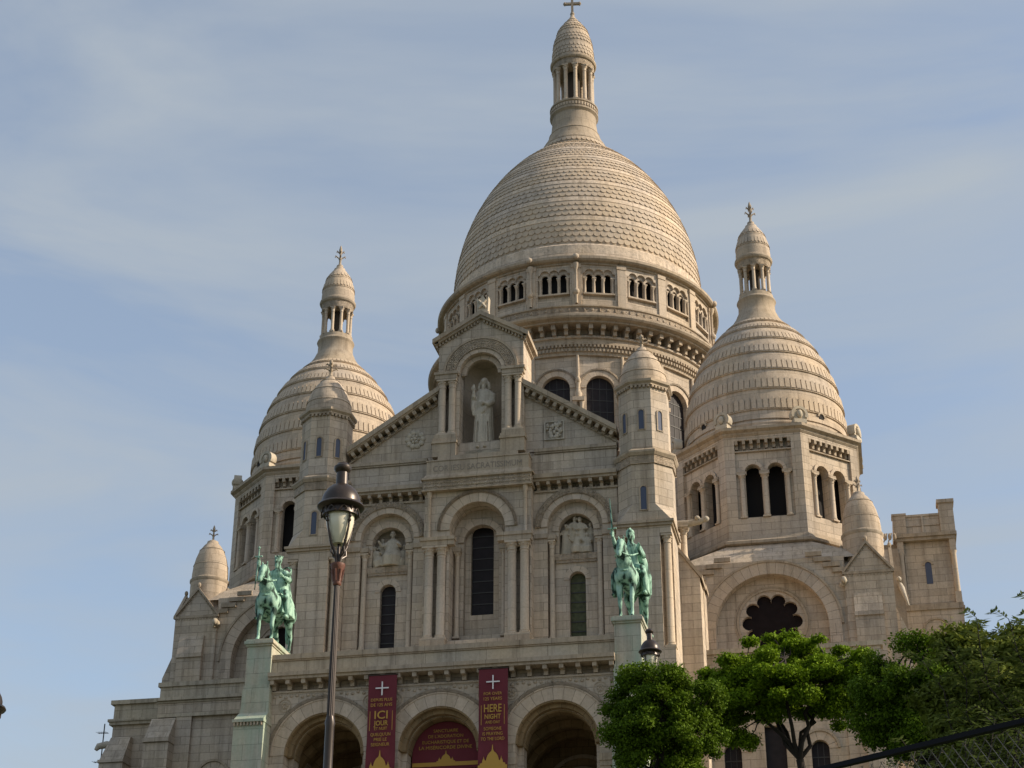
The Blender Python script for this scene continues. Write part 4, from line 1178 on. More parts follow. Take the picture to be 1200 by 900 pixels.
    c = MB(); a3, L3 = profile_len(lp, cx, cy); tile_row(c, a3, cx, cy, .75, .4, 30, 0, .04, wf=.42, drop=.3); tile_row(c, a3, cx, cy, 1.55, .35, 20, 0, .04, wf=.42, drop=.3)
    for z, r in ((52.45, .985), (53.2, .82)): c.lathe([(r-.03, z-.02), (r+.02, z), (r-.03, z+.04)], cx, cy, 40)
    c.build('lantern_tiles', M_TILE, lo, 30)
    finial(cx, cy, 54.3, 55.85, .32, lo)
for s in (-1, 1): side_tower(s)

# ---- rear stair tower with parapet, on the right
def annex():
    A = MB(); A.box(19.5, 22.0, 20.3, 24, 31.85, 35.55)
    A.box(19.2, 22.3, 20.0, 24.3, 12.5, 31.5)
    o = A.build('stair_tower', M_WALL, BAS)
    for x in (19.32, 22.14): 
        c = MB(); c.box(x-.17, x+.17, 20.02, 20.3, 31.85, 32.5); c.lathe([(.15, 32.5), (.14, 34.7), (.2, 34.9)], x, 20.17, 10); c.box(x-.17, x+.17, 20.02, 20.36, 34.9, 35.56)
        c.build('corner_shaft', M_COLU, o, 50)
    c = MB(); c.box(19.1, 22.4, 19.9, 24.4, 31.5, 31.65); c.box(19.15, 22.35, 19.95, 24.35, 31.65, 31.85); c.box(19.1, 22.34, 19.96, 24.3, 35.56, 35.75); c.box(19.0, 22.42, 19.86, 24.4, 35.75, 35.95)
    c.aring(20.8, 30.35, .62, .72, 19.93, 20.1, n=18)
    build_split(c, 'string_course', M_TRIM, o, lambda x, y, z: (z > 31.3)+(z > 33))
    c = MB(); c.box(19.05, 19.75, 19.9, 20.6, 35.952, 37.05); c.box(21.6, 22.38, 19.9, 20.7, 35.952, 37.65); c.box(21.52, 22.46, 19.82, 20.78, 37.65, 37.85); c.box(19.0, 19.8, 19.85, 20.65, 37.05, 37.17)
    c.box(19.75, 21.6, 20.05, 20.3, 35.952, 36.98); c.box(19.75, 21.6, 19.98, 20.34, 36.98, 37.1); c.box(20.6, 20.7, 19.98, 20.05, 35.952, 36.98); c.box(19.75, 21.6, 20.0, 20.05, 36.42, 36.5)
    c.box(22.0, 22.38, 20.7, 24.3, 35.952, 37.0); c.box(19.05, 19.4, 20.6, 24.3, 35.952, 37.0)
    c.build('tower_parapet', M_WALL, o)
    w_ = MB(); w_.plate([arch(20.72, .17, 33.1, 34.2, 8)], 20.288, 20.31); w_.build('slit_window', M_SLIT, o)
    w_ = MB(); w_.aring(20.72, 34.2, .17, .3, 20.24, 20.3, n=12); w_.build('window_surround', M_TRIM, o)
    r = MB()
    for k in range(8):
        r.box(17.6, 19.18, 17.2+.45*k, 22, 32.2+.42*k, 32.62+.42*k)
    r.box(17.4, 19.18, 16.6, 22, 12.5, 32.19)
    r.build('stepped_roof', M_TRIM, BAS)
    r = MB()
    for k in range(6): r.ball((17.8+.25*k, 19.6, 35.75), (.11, .1, .22), 8, 5); r.tube([(17.7+.25*k, 19.6, 35.45), (17.92+.25*k, 19.6, 35.95)], .04, 5)
    r.build('crested_ridge', M_TRIM, BAS, 50)
    g = MB(); g.tube([(19.0, 16.6, 31.9), (19.05, 16.3, 31.6), (19.15, 16.1, 31.1), (19.3, 16.0, 30.5)], [.12, .15, .11, .05], 8); g.ball((18.95, 16.3, 32.1), (.13, .16, .14), 8, 6)
    g.build('gargoyle', M_STAT, BAS, 60)
annex()

# ---- rear aisles on both sides, low wing on the far left
def rear():
    for s in (-1, 1):
        w_ = MB(); x0, x1 = sorted((s*7.0, s*17.3)); w_.box(x0, x1, 19.0, 45, 12.5, 31.0); w_.build('aisle', M_WALL, BAS)
    W = MB(); W.box(-22.2, -17.6, 11.0, 26, 12.5, 25.0)
    o = W.build('side_wing', M_WALL, BAS)
    c = MB(); c.box(-22.35, -17.6, 10.82, 26, 25.0, 25.16); c.box(-22.42, -17.6, 10.74, 26, 25.16, 25.3)
    c.box(-22.2, -17.6, 10.95, 26, 25.3, 26.1); c.box(-22.36, -17.6, 10.8, 26.1, 26.1, 26.32)
    c.build('parapet', M_PARA, o)
    b = MB(); b.hexa([(-22.3, 10.0, 22.95), (-21.0, 10.0, 22.95), (-21.0, 10.99, 22.95), (-22.3, 10.99, 22.95)], [(-22.1, 10.7, 24.3), (-21.0, 10.7, 24.3), (-21.0, 10.99, 24.3), (-22.1, 10.99, 24.3)])
    b.box(-22.35, -20.95, 9.9, 10.99, 22.8, 22.95); b.box(-22.3, -21.0, 10.0, 10.99, 12.5, 22.8)
    b.hexa([(-23.0, 11.2, 21.5), (-22.2, 11.2, 21.5), (-22.2, 13, 21.5), (-23.0, 13, 21.5)], [(-22.25, 11.2, 24.2), (-22.2, 11.2, 24.2), (-22.2, 13, 24.2), (-22.25, 13, 24.2)])
    b.box(-23.0, -22.2, 11.2, 13, 12.5, 21.5)
    build_split(b, 'buttress', M_WALL, o, lambda x, y, z: x > -22.21 and y < 10.995)
    g = MB()
    g.tube([(-22.2, 11.4, 24.0), (-22.6, 11.3, 24.1), (-23.0, 11.2, 24.0), (-23.1, 11.15, 23.8)], [.22, .2, .18, .1], 8)
    g.tube([(-18.2, 10.9, 25.4), (-18.5, 10.5, 25.7), (-18.9, 10.3, 25.6)], [.25, .22, .12], 8)
    build_split(g, 'gargoyle', M_STAT, o, lambda x, y, z: x > -20, 60)
rear()

# ---------------------------------------------------------------- sculpture helpers
def fuse(mb, name, mat, parent=None, voxel=.03, smooth=4, loc=None, scale=1.0, rz=0.0):
    """melt overlapping closed shapes into one continuous skin"""
    o = mb.build(name, mat)
    m = o.modifiers.new('r', 'REMESH'); m.mode = 'VOXEL'; m.voxel_size = voxel; m.use_smooth_shade = True
    m2 = o.modifiers.new('s', 'SMOOTH'); m2.iterations = smooth; m2.factor = .5
    dg = bpy.context.evaluated_depsgraph_get(); me = bpy.data.meshes.new_from_object(o.evaluated_get(dg))
    old = o.data; o.modifiers.clear(); o.data = me; bpy.data.meshes.remove(old); me.name = name
    if not me.uv_layers: me.uv_layers.new(name='UVMap')
    if not me.materials: me.materials.append(mat)
    if parent: o.parent = parent
    return o
def loft(mb, secs, n=36, folds=0, amp=0, seed=0, close=True):
    """stack of ellipses (z, cx, cy, rx, ry, foldscale) with drapery folds"""
    rn = random.Random(seed); ph = [rn.random()*6.28 for _ in range(6)]
    V, F = [], []
    for j, (z, cx, cy, rx, ry, fs) in enumerate(secs):
        for i in range(n):
            a = 2*pi*i/n
            f = 1+amp*fs*(sin(folds*a+ph[0]+z*.5)*.6+sin((folds*1.7)//1*a+ph[1]-z*.8)*.4) if folds else 1
            V.append((cx+rx*f*cos(a), cy+ry*f*sin(a), z))
    for j in range(len(secs)-1):
        for i in range(n):
            i2 = (i+1) % n; F.append((j*n+i, j*n+i2, (j+1)*n+i2, (j+1)*n+i))
    F.append(tuple(range(n))[::-1]); F.append(tuple((len(secs)-1)*n+i for i in range(n)))
    return mb.add(V, F)
def hand(mb, c, d, s=1.0, curl=.3):
    """palm and five fingers at c, pointing along d"""
    c = Vector(c); d = Vector(d).normalized(); sd = d.cross(Vector((0, -1, .2))).normalized(); fr = sd.cross(d)
    mb.tube([c-d*.02*s, c+d*.05*s, c+d*.1*s], [.035*s, .05*s, .045*s], 8)
    for k, (o_, L) in enumerate(((-.036, .07), (-.012, .085), (.012, .08), (.036, .06))):
        p = c+d*.1*s+sd*o_*s; mb.tube([p-d*.02*s, p+d*L*.5*s+fr*curl*.02*s, p+d*L*s+fr*curl*.07*s], [.014*s, .013*s, .010*s], 6)
    p = c+d*.03*s+sd*(-.04)*s; mb.tube([p, p-sd*.035*s+d*.03*s, p-sd*.04*s+d*.07*s], [.016*s, .015*s, .011*s], 6)
def head(mb, c, s=1.0, face=(0, -1, 0), beard=False):
    """head with brow, nose, lips, ears; s = 1 is life size"""
    f = Vector(face); f.z = 0; f.normalize(); az = math.atan2(f.x, -f.y)
    T0 = mb.T; M = (T0 or Matrix.Identity(4)) @ Matrix.Translation(c) @ Matrix.Rotation(az, 4, 'Z') @ Matrix.Scale(s, 4)
    mb.T = M
    mb.ball((0, .01, .02), (.085, .105, .12), 14, 10); mb.ball((0, -.03, -.05), (.06, .07, .08), 12, 8)
    mb.ball((0, -.115, -.015), (.016, .03, .035), 8, 6); mb.ball((0, -.09, .035), (.06, .03, .014), 10, 6)
    for sg in (-1, 1):
        mb.ball((sg*.032, -.092, .012), (.014, .012, .009), 8, 6); mb.ball((sg*.088, .0, .0), (.012, .022, .034), 8, 6); mb.ball((sg*.045, -.07, -.03), (.025, .025, .02), 8, 6)
    mb.ball((0, -.098, -.062), (.026, .016, .009), 8, 6); mb.ball((0, -.088, -.1), (.024, .02, .02), 8, 6)
    if beard: mb.ball((0, -.07, -.12), (.055, .05, .075), 10, 8); mb.ball((0, -.085, -.17), (.03, .03, .05), 8, 6)
    mb.T = T0

# ---- standing robed figure in the high niche
def niche_statue():
    root = tag(empty('stone_statue', (0.05, .35, 34.1)), 'tall pale stone robed figure with raised hand in the arched niche high on the gable', 'statue')
    B = MB()
    S = 2.12      # figure is about twice life size
    secs = [(0, 0, 0, .30, .24, 1.2), (.1, 0, 0, .285, .23, 1.2), (.5, 0, 0, .25, .2, 1.1), (.85, 0, 0, .235, .19, 1), (1.05, 0, 0, .23, .185, .8), (1.2, 0, 0, .225, .17, .6), (1.35, 0, 0, .25, .16, .4), (1.46, 0, 0, .245, .14, .2), (1.52, 0, 0, .17, .11, 0), (1.56, 0, 0, .07, .07, 0), (1.62, 0, 0, .06, .06, 0)]
    B.T = Matrix.Diagonal((S*.88, S*.95, S, 1))
    loft(B, secs, 48, 11, .07, 3)
    head(B, (0, -.02, 1.70), 1.05, beard=True)
    B.tube([(-.22, 0, 1.42), (-.26, -.06, 1.2), (-.23, -.18, 1.32), (-.22, -.22, 1.42)], [.09, .085, .06, .038], 10)   # raised arm
    hand(B, (-.22, -.22, 1.44), (0.05, -.1, 1), .95)
    B.tube([(-.24, -.1, 1.2), (-.25, -.14, 1.05), (-.23, -.15, .85)], [.07, .055, .03], 10)                            # hanging sleeve
    B.tube([(.22, 0, 1.42), (.22, -.05, 1.2), (.15, -.18, 1.1), (.08, -.22, 1.12)], [.09, .09, .07, .04], 10)
    hand(B, (.06, -.22, 1.13), (-1, -.15, .25), .9)
    for k in range(9):                                      # diagonal folds of the cloak
        t = k/8; B.tube([(.24-.03*t, -.08, 1.3-.12*t), (.05, -.22, 1.02-.1*t), (-.18, -.17, .95-.12*t), (-.2+.03*t, -.12, .5-.1*t)][:3+(k % 2)], .016, 6)
    for x in (-.16, -.08, -.02, .06, .13, .2): B.tube([(x*.8, -.2, .85), (x, -.215, .4), (x*1.1, -.235, .05)], .018, 6)
    for x in (-.09, .09): B.ball((x, -.25, .03), (.05, .1, .035), 8, 6)
    b = fuse(B, 'robed_body', M_STAT, root, .035, 2)
    Hh = MB(); Hh.T = Matrix.Scale(S, 4)
    Hh.ball((0, .03, 1.75), (.1, .11, .115), 12, 8); Hh.tube([(-.09, .0, 1.73), (-.115, .0, 1.6), (-.1, .02, 1.5)], [.04, .045, .03], 8); Hh.tube([(.09, .0, 1.73), (.115, .0, 1.6), (.1, .02, 1.5)], [.04, .045, .03], 8)
    fuse(Hh, 'hair', M_STAT, root, .04, 2)
    P = MB(); P.box(-.75, .75, -.55, .4, -.46, -.12); P.box(-.62, .62, -.5, .4, -.12, .02); P.build('plinth', M_STAT, root)
niche_statue()

# ---- relief groups in the two side niches (part of the facade)
def relief(cx, figs, seed):
    B = MB(); rn = random.Random(seed)
    for (x, y, z, h, lean, kind) in figs:
        s = h/1.7
        B.T = Matrix.Translation((cx+x, y, z)) @ Matrix.Rotation(lean, 4, 'Y') @ Matrix.Scale(s, 4)
        if kind == 'stand':
            loft(B, [(0, 0, 0, .24, .2, 1), (.6, 0, 0, .21, .17, 1), (1.1, 0, 0, .2, .15, .6), (1.42, 0, 0, .22, .13, .2), (1.5, 0, 0, .07, .07, 0), (1.55, 0, 0, .06, .06, 0)], 24, 8, .09, seed)
            head(B, (0, -.02, 1.64), 1.1, (rn.uniform(-.6, .6), -1, 0))
            B.tube([(.2, 0, 1.35), (.3, -.15, 1.15), (.12, -.28, 1.1)], [.07, .06, .04], 8); B.tube([(-.2, 0, 1.35), (-.3, -.12, 1.15), (-.35, -.25, 1.3)], [.07, .06, .04], 8)
        else:
            loft(B, [(0, 0, -.1, .34, .34, 1), (.35, 0, -.12, .33, .33, 1), (.6, 0, .0, .26, .22, .8), (.95, 0, .02, .23, .15, .4), (1.05, 0, .02, .08, .08, 0), (1.1, 0, .02, .06, .06, 0)], 24, 7, .1, seed)
            head(B, (0, -.0, 1.2), 1.1, (rn.uniform(-.6, .6), -1, 0))
            B.tube([(.2, 0, .88), (.32, -.2, .7), (.25, -.4, .75)], [.07, .06, .04], 8); B.tube([(-.2, 0, .88), (-.34, -.15, .75), (-.42, -.32, .9)], [.07, .06, .04], 8)
    B.T = None
    B.box(cx-.75, cx+.75, .8, .99, 28.74, 29.2)
    fuse(B, 'relief_group', M_STAT, BAS, .03, 1)
relief(-4.4, [(.1, .62, 28.74, 2.35, 0, 'sit'), (-.42, .55, 28.74, 1.5, -.35, 'sit'), (.52, .7, 28.74, 1.5, .1, 'sit'), (-.3, .78, 28.74, 1.5, -.1, 'stand')], 5)
relief(4.4, [(-.25, .65, 28.74, 1.85, .08, 'stand'), (.3, .62, 28.74, 1.78, -.1, 'stand'), (-.58, .7, 28.74, 1.5, .05, 'stand'), (.6, .72, 28.74, 1.5, 0, 'stand'), (.02, .45, 28.74, 1.35, 0, 'sit'), (.48, .5, 28.74, 1.3, 0, 'sit')], 9)

# ---- equestrian bronzes
def horse_mesh(S, leg=0):
    B = MB(); B.T = Matrix.Scale(S, 4)
    B.tube([(0, .98, 1.28), (0, .82, 1.36), (0, .55, 1.34), (0, .2, 1.26), (0, -.2, 1.24), (0, -.5, 1.28), (0, -.72, 1.34), (0, -.82, 1.36)], [.14, .25, .31, .31, .31, .31, .26, .16], 16)
    B.tube([(0, -.5, 1.38), (0, -.74, 1.56), (0, -.88, 1.78), (0, -.96, 1.98), (0, -1.02, 2.08)], [.25, .22, .165, .13, .1], 14)      # neck
    B.tube([(0, -.95, 2.07), (0, -1.06, 2.03), (0, -1.16, 1.86), (0, -1.24, 1.69), (0, -1.29, 1.59)], [.08, .115, .1, .075, .065], 12)   # head
    B.ball((0, -1.07, 1.9), (.09, .11, .13), 10, 8); B.ball((0, -1.3, 1.58), (.06, .05, .05), 8, 6)
    for sg in (-1, 1):
        B.tube([(sg*.06, -.98, 2.12), (sg*.075, -.99, 2.21), (sg*.065, -1.0, 2.28)], [.035, .03, .008], 6)
        B.ball((sg*.085, -1.12, 1.95), .022, 6, 5); B.ball((sg*.03, -1.34, 1.6), .016, 6, 5)
        B.ball((sg*.17, -.62, 1.22), (.14, .2, .24), 10, 8)
        fy = -.10 if sg == leg else 0
        B.tube([(sg*.17, -.58, 1.2), (sg*.19, -.55, .95), (sg*.18, -.6+fy, .6), (sg*.175, -.6+fy, .52), (sg*.175, -.58+fy, .3), (sg*.175, -.57+fy, .16), (sg*.175, -.62+fy, .08)], [.15, .105, .062, .066, .043, .05, .042], 10)
        B.tube([(sg*.175, -.62+fy, .1), (sg*.175, -.65+fy, .0)], [.055, .08], 10)
        B.ball((sg*.19, .72, 1.2), (.19, .28, .3), 10, 8)
        B.tube([(sg*.2, .68, 1.15), (sg*.22, .55, .92), (sg*.21, .72, .68), (sg*.2, .84, .54), (sg*.2, .79, .3), (sg*.2, .77, .17), (sg*.2, .71, .08)], [.19, .13, .08, .065, .045, .052, .042], 10)
        B.tube([(sg*.2, .71, .1), (sg*.2, .68, 0)], [.055, .08], 10)
    B.tube([(0, .98, 1.42), (0, 1.1, 1.32), (.02, 1.14, 1.0), (.03, 1.1, .65), (.03, 1.05, .45)], [.05, .08, .1, .085, .03], 8)
    for k in range(9):                                     # mane locks
        t = k/8; y = -.6-.36*t+.12; z = 1.66+.5*t
        B.tube([(-.02, y+.1, z), (-.12, y+.08, z-.04), (-.15, y+.02, z-.16)], [.045, .045, .02], 6)
    return B
def rider_body(B, hipz=1.6):
    loft(B, [(hipz-.12, 0, .12, .2, .2, 0), (hipz+.05, 0, .12, .19, .16, 0), (hipz+.25, 0, .1, .16, .12, 0), (hipz+.45, 0, .08, .205, .14, 0), (hipz+.56, 0, .08, .2, .12, 0), (hipz+.62, 0, .08, .09, .08, 0), (hipz+.72, 0, .06, .06, .06, 0)], 20)
def equestrian(sx):
    S = 1.5
    right = sx > 0
    RM = Matrix.Translation((0, 0, .05)) @ Matrix.Scale(S, 4) @ Matrix.Translation((0, .05, 1.56)) @ Matrix.Scale(1.13, 4) @ Matrix.Translation((0, -.05, -1.5))
    root = empty('equestrian_statue', (7.62*sx, -5.55, 23.14), radians(-6 if right else -1))
    tag(root, 'green bronze rider in armour holding a sword upright, on the right pedestal' if right else 'green bronze crowned rider holding a sword by its blade, on the left pedestal', 'statue', 'green bronze riders on pedestals')
    pl = MB(); pl.T = Matrix.Scale(S, 4); pl.box(-.34, .34, -.88, 1.0, 0, .05); pl.build('bronze_base', M_BRZ, root)
    B = horse_mesh(S, 1 if right else -1)
    for i, v in enumerate(B.v): B.v[i] = (v[0], v[1], v[2]+.05)
    h = fuse(B, 'horse', M_BRZ, root, .04, 3)
    z0 = 1.62
    R = MB(); R.T = RM
    rider_body(R, z0)
    for sg in (-1, 1):
        R.tube([(sg*.1, .1, z0), (sg*.3, -.12, z0-.14), (sg*.36, -.22, z0-.28), (sg*.38, -.16, z0-.55), (sg*.38, -.12, z0-.72)], [.13, .12, .085, .075, .05], 10)
        R.tube([(sg*.38, -.08, z0-.74), (sg*.39, -.3, z0-.76)], [.05, .035], 8)
    if right:
        head(R, (0, .03, z0+.82), 1.05, (.15, -1, 0))
        R.tube([(-.19, .07, z0+.5), (-.31, -.1, z0+.42), (-.32, -.25, z0+.56), (-.33, -.36, z0+.68)], [.085, .07, .055, .038], 10); hand(R, (-.33, -.38, z0+.7), (0, -.1, 1), .9, 1.6)
        R.tube([(.19, .07, z0+.5), (.32, .04, z0+.24), (.3, -.2, z0+.26), (.28, -.3, z0+.34)], [.085, .07, .055, .038], 10); hand(R, (.28, -.3, z0+.34), (.3, -.5, .6), .9, .8)
    else:
        head(R, (.0, .03, z0+.82), 1.05, (-.1, -1, 0), beard=True)
        R.tube([(-.19, .07, z0+.5), (-.32, -.12, z0+.34), (-.34, -.3, z0+.48), (-.35, -.38, z0+.58)], [.09, .08, .06, .038], 10); hand(R, (-.35, -.38, z0+.6), (0, -.1, 1), .9, 1.6)
        R.tube([(.19, .07, z0+.5), (.34, .0, z0+.25), (.34, -.24, z0+.22), (.28, -.32, z0+.25)], [.09, .085, .07, .04], 10); hand(R, (.28, -.33, z0+.26), (-.3, -.8, .3), .9, .8)
    r = fuse(R, 'rider', M_BRZ, root, .028, 2)
    # clothing
    C = MB(); C.T = RM
    if right:
        for sg in (-1, 1): loft(C, [(z0-.62, sg*.33, .12, .06, .34, 1), (z0-.3, sg*.31, .1, .07, .26, 1), (z0, sg*.2, .1, .1, .18, .4)], 20, 9, .12, 4)
        C.tube([(.1, .2, z0+.5), (.22, .28, z0+.2), (.31, .38, z0-.2), (.34, .5, z0-.6)], [.1, .13, .12, .05], 10)
        C.ball((0, .06, z0+.9), (.11, .13, .09), 12, 8); C.ball((0, .14, z0+.82), (.1, .07, .13), 10, 8); C.tube([(0, -.05, z0+.97), (0, .08, z0+1.02), (0, .18, z0+.92)], [.02, .03, .02], 6)
        fuse(C, 'cloak_and_helmet', M_BRZ, root, .03, 2)
    else:
        loft(C, [(z0-.66, .3, .16, .12, .42, 1), (z0-.3, .27, .14, .14, .34, 1), (z0+.05, .12, .14, .17, .22, .6), (z0+.4, .03, .12, .2, .15, .2)], 24, 9, .1, 4)
        loft(C, [(z0-.66, -.3, .16, .1, .38, 1), (z0-.3, -.27, .14, .12, .3, 1), (z0+.05, -.12, .14, .17, .22, .6), (z0+.4, -.03, .12, .2, .15, .2)], 24, 9, .1, 6)
        C.tube([(.08, .22, z0+.5), (.15, .3, z0+.1), (.2, .45, z0-.25), (.2, .6, z0-.5)], [.12, .13, .11, .05], 10)
        fuse(C, 'robe', M_BRZ, root, .03, 2)
        K = MB(); K.T = RM
        K.lathe([(.085, z0+.88), (.1, z0+.88), (.102, z0+.92), (.09, z0+.92), (.085, z0+.88)], 0, .05, 16)
        for k in range(8): a = k*pi/4; K.ball((.1*cos(a), .05+.1*sin(a), z0+.93), (.018, .018, .025), 6, 5)
        K.build('crown', M_BRZ, root, 50)
        K = MB(); K.T = RM
        for j in range(3): K.tube([(.36+.11*cos(t*pi/8), -.26+.05*sin(t*pi/8)*(j-1), z0+.38+.11*sin(t*pi/8)+.02*j) for t in range(17)], .018, 6)
        K.build('wreath', M_BRZ, root, 50)
    # reins, breast strap, bit
    K = MB(); K.T = Matrix.Translation((0, 0, .05)) @ Matrix.Scale(S, 4)
    for sg in (-1, 1):
        K.tube([(sg*.07, -1.26, 1.66), (sg*.17, -1.02, 1.66), (sg*.24, -.7, 1.76), (.3*sg if right and sg > 0 else .1*sg, -.3, 1.95)], [.018, .022, .022, .018], 6)
        K.tube([(0, -.86, 1.3), (sg*.2, -.78, 1.34), (sg*.31, -.45, 1.45), (sg*.3, -.1, 1.5)], .025, 6)
        K.tube([(0, -1.14, 1.99), (sg*.1, -1.08, 1.95), (sg*.085, -1.22, 1.7), (0, -1.29, 1.7)], .014, 6)
        K.tube([(sg*.38, -.1, z0-.4), (sg*.39, -.14, z0-.7), (sg*.44, -.2, z0-.8), (sg*.34, -.2, z0-.8), (sg*.37, -.14, z0-.7)], .014, 6)
    K.tube([(-.2, -.8, 1.62), (0, -.97, 1.6), (.2, -.8, 1.62)], .035, 6)
    K.build('harness', M_BRZ, root, 50)
    K = MB(); K.T = RM
    if right:
        x, y, z = -.33, -.42, z0+.76
        K.tube([(x, y, z-.06), (x, y, z+.1)], .018, 8); K.ball((x, y, z-.09), .03, 8, 6); K.tube([(x-.11, y, z+.11), (x+.11, y, z+.11)], .018, 6)
        K.hexa([(x-.024, y-.008, z+.11), (x+.024, y-.008, z+.11), (x+.024, y+.008, z+.11), (x-.024, y+.008, z+.11)], [(x-.008-.04, y-.004, z+.9), (x+.008-.04, y-.004, z+.9), (x+.008-.04, y+.004, z+.9), (x-.008-.04, y+.004, z+.9)])
    else:
        x, y, z = -.35, -.44, z0+.7
        K.tube([(x, y, z+.06), (x, y, z+.3)], .018, 8); K.ball((x, y, z+.33), .035, 8, 6); K.tube([(x-.1, y, z+.1), (x+.1, y, z+.1)], .018, 6)
        K.hexa([(x-.01-.05, y-.006, z-.78), (x+.01-.05, y-.006, z-.78), (x+.01-.05, y+.006, z-.78), (x-.01-.05, y+.006, z-.78)], [(x-.024, y-.008, z+.1), (x+.024, y-.008, z+.1), (x+.024, y+.008, z+.1), (x-.024, y+.008, z+.1)])
    K.build('sword', M_BRZ, root, 50)
equestrian(-1); equestrian(1)

# ---------------------------------------------------------------- banners and the sign in the middle arch
SKY_DOME = [(-1, 0), (1, 0), (1, .12), (.82, .14), (.8, .3), (.72, .42), (.7, .56), (.66, .42), (.6, .3), (.52, .28), (.46, .46), (.4, .6), (.26, .76), (.1, .86), (.06, .96), (.03, 1.2), (.0, 1.3),
            (-.03, 1.2), (-.06, .96), (-.1, .86), (-.26, .76), (-.4, .6), (-.46, .46), (-.52, .28), (-.6, .3), (-.66, .42), (-.7, .56), (-.72, .42), (-.8, .3), (-.82, .14), (-1, .12)]
def banner(cx, lines, label):
    yB = -7.22; w = 1.17; z1, z0 = 21.27, 16.6
    root = tag(empty('banner', (0, 0, 0)), label, 'banner', 'tall burgundy banners hanging on the porch piers')
    V, F = [], []
    nx, nz_ = 8, 40
    for j in range(nz_+1):
        for i in range(nx+1):
            u = i/nx-.5; v = j/nz_
            V.append((cx+u*w, yB+(.03*sin(9*v+u*4)+.018*sin(17*v-u*9)-.02*cos(7*u))*min(1, v*2.5), z1-(z1-z0)*v))
    for j in range(nz_):
        for i in range(nx): a = j*(nx+1)+i; F.append((a, a+nx+1, a+nx+2, a+1))
    n = len(V)
    B = MB(); B.add(V+[(x, y+.008, z) for x, y, z in V], F+[tuple(n+i for i in f[::-1]) for f in F])
    B.build('cloth', M_RED, root, 60)
    yT = yB-.075
    B = MB(); B.box(cx-.025, cx+.025, yT, yT+.02, 20.42, 20.98); B.box(cx-.27, cx-.0251, yT, yT+.02, 20.69, 20.74); B.box(cx+.0251, cx+.27, yT, yT+.02, 20.69, 20.74)
    B.build('printed_cross', M_WHITE, root)
    for (t, z, h, wd) in lines:
        text_mesh('printed_text', t, h/.72, cx, yT, z, M_GOLD, root, width=wd*1.04, bold=.004 if h > .15 else .0)
    B = MB()
    for sg in (-1, 1): B.box(cx+sg*.46-.009, cx+sg*.46+.009, yT, yT+.02, 19.0, 19.78)
    build_split(B, 'printed_rule', M_GOLD, root, lambda x, y, z: x > cx)
    B = MB(); B.plate([[(cx+x*.5, 17.42+y*.62) for x, y in SKY_DOME]], yT, yT+.02); B.box(cx-.575, cx+.575, yT+.001, yT+.02, 16.7, 17.419)
    B.build('printed_skyline', M_GOLD, root)
    B = MB(); B.tube([(cx-.62, yB-.0, z1), (cx+.62, yB-.0, z1)], .025, 8)
    for sg in (-1, 1): B.tube([(cx+sg*.55, yB, z1), (cx+sg*.55, -6.85, z1+.02)], .02, 6)
    B.build('hanging_rod', M_IRON, root, 50)
banner(-2.26, [('DEPUIS PLUS', 20.18, .12, .84), ('DE 125 ANS', 19.97, .13, .84), ('ICI', 19.47, .33, .52), ('JOUR', 19.2, .2, .56), ('ET NUIT', 19.02, .12, .5), ('QUELQU\'UN', 18.78, .13, .78), ('PRIE LE', 18.58, .13, .5), ('SEIGNEUR', 18.38, .13, .72)],
       'burgundy banner reading ICI JOUR, between the left and middle porch arches')
banner(2.26, [('FOR OVER', 20.18, .12, .7), ('125 YEARS', 19.97, .13, .7), ('HERE', 19.5, .32, .68), ('NIGHT', 19.23, .19, .62), ('AND DAY', 19.04, .12, .56), ('SOMEONE', 18.78, .13, .68), ('IS PRAYING', 18.58, .13, .76), ('TO THE LORD', 18.38, .13, .9)],
       'burgundy banner reading HERE NIGHT, between the middle and right porch arches')
def arch_sign():
    root = tag(empty('arch_sign', (0, 0, 0)), 'burgundy half round sign with gold lettering filling the middle porch arch', 'sign')
    B = MB(); y = -5.7; r = 1.37
    B.plate([[(r*cos(pi*i/28), 18.28+r*sin(pi*i/28)) for i in range(29)]+[(-r, 17.75), (r, 17.75)]], y, y+.04); B.build('panel', M_RED, root)
    for (t, z, h, wd) in (('SANCTUAIRE', 19.22, .13, .95), ("DE L'ADORATION", 19.0, .13, 1.35), ('EUCHARISTIQUE ET DE', 18.77, .13, 1.8), ('LA MISÉRICORDE DIVINE', 18.54, .14, 2.05)):
        text_mesh('printed_text', t, h/.72, 0, y-.03, z, M_GOLD, root, width=wd*1.06)
    B = MB(); B.plate([[(.02+x*.38, 18.02+yy*.36) for x, yy in SKY_DOME]], y-.03, y-.012); B.box(-r+.02, r-.02, y-.03, y-.012, 17.86, 18.019); B.build('printed_skyline', M_GOLD, root)
arch_sign()

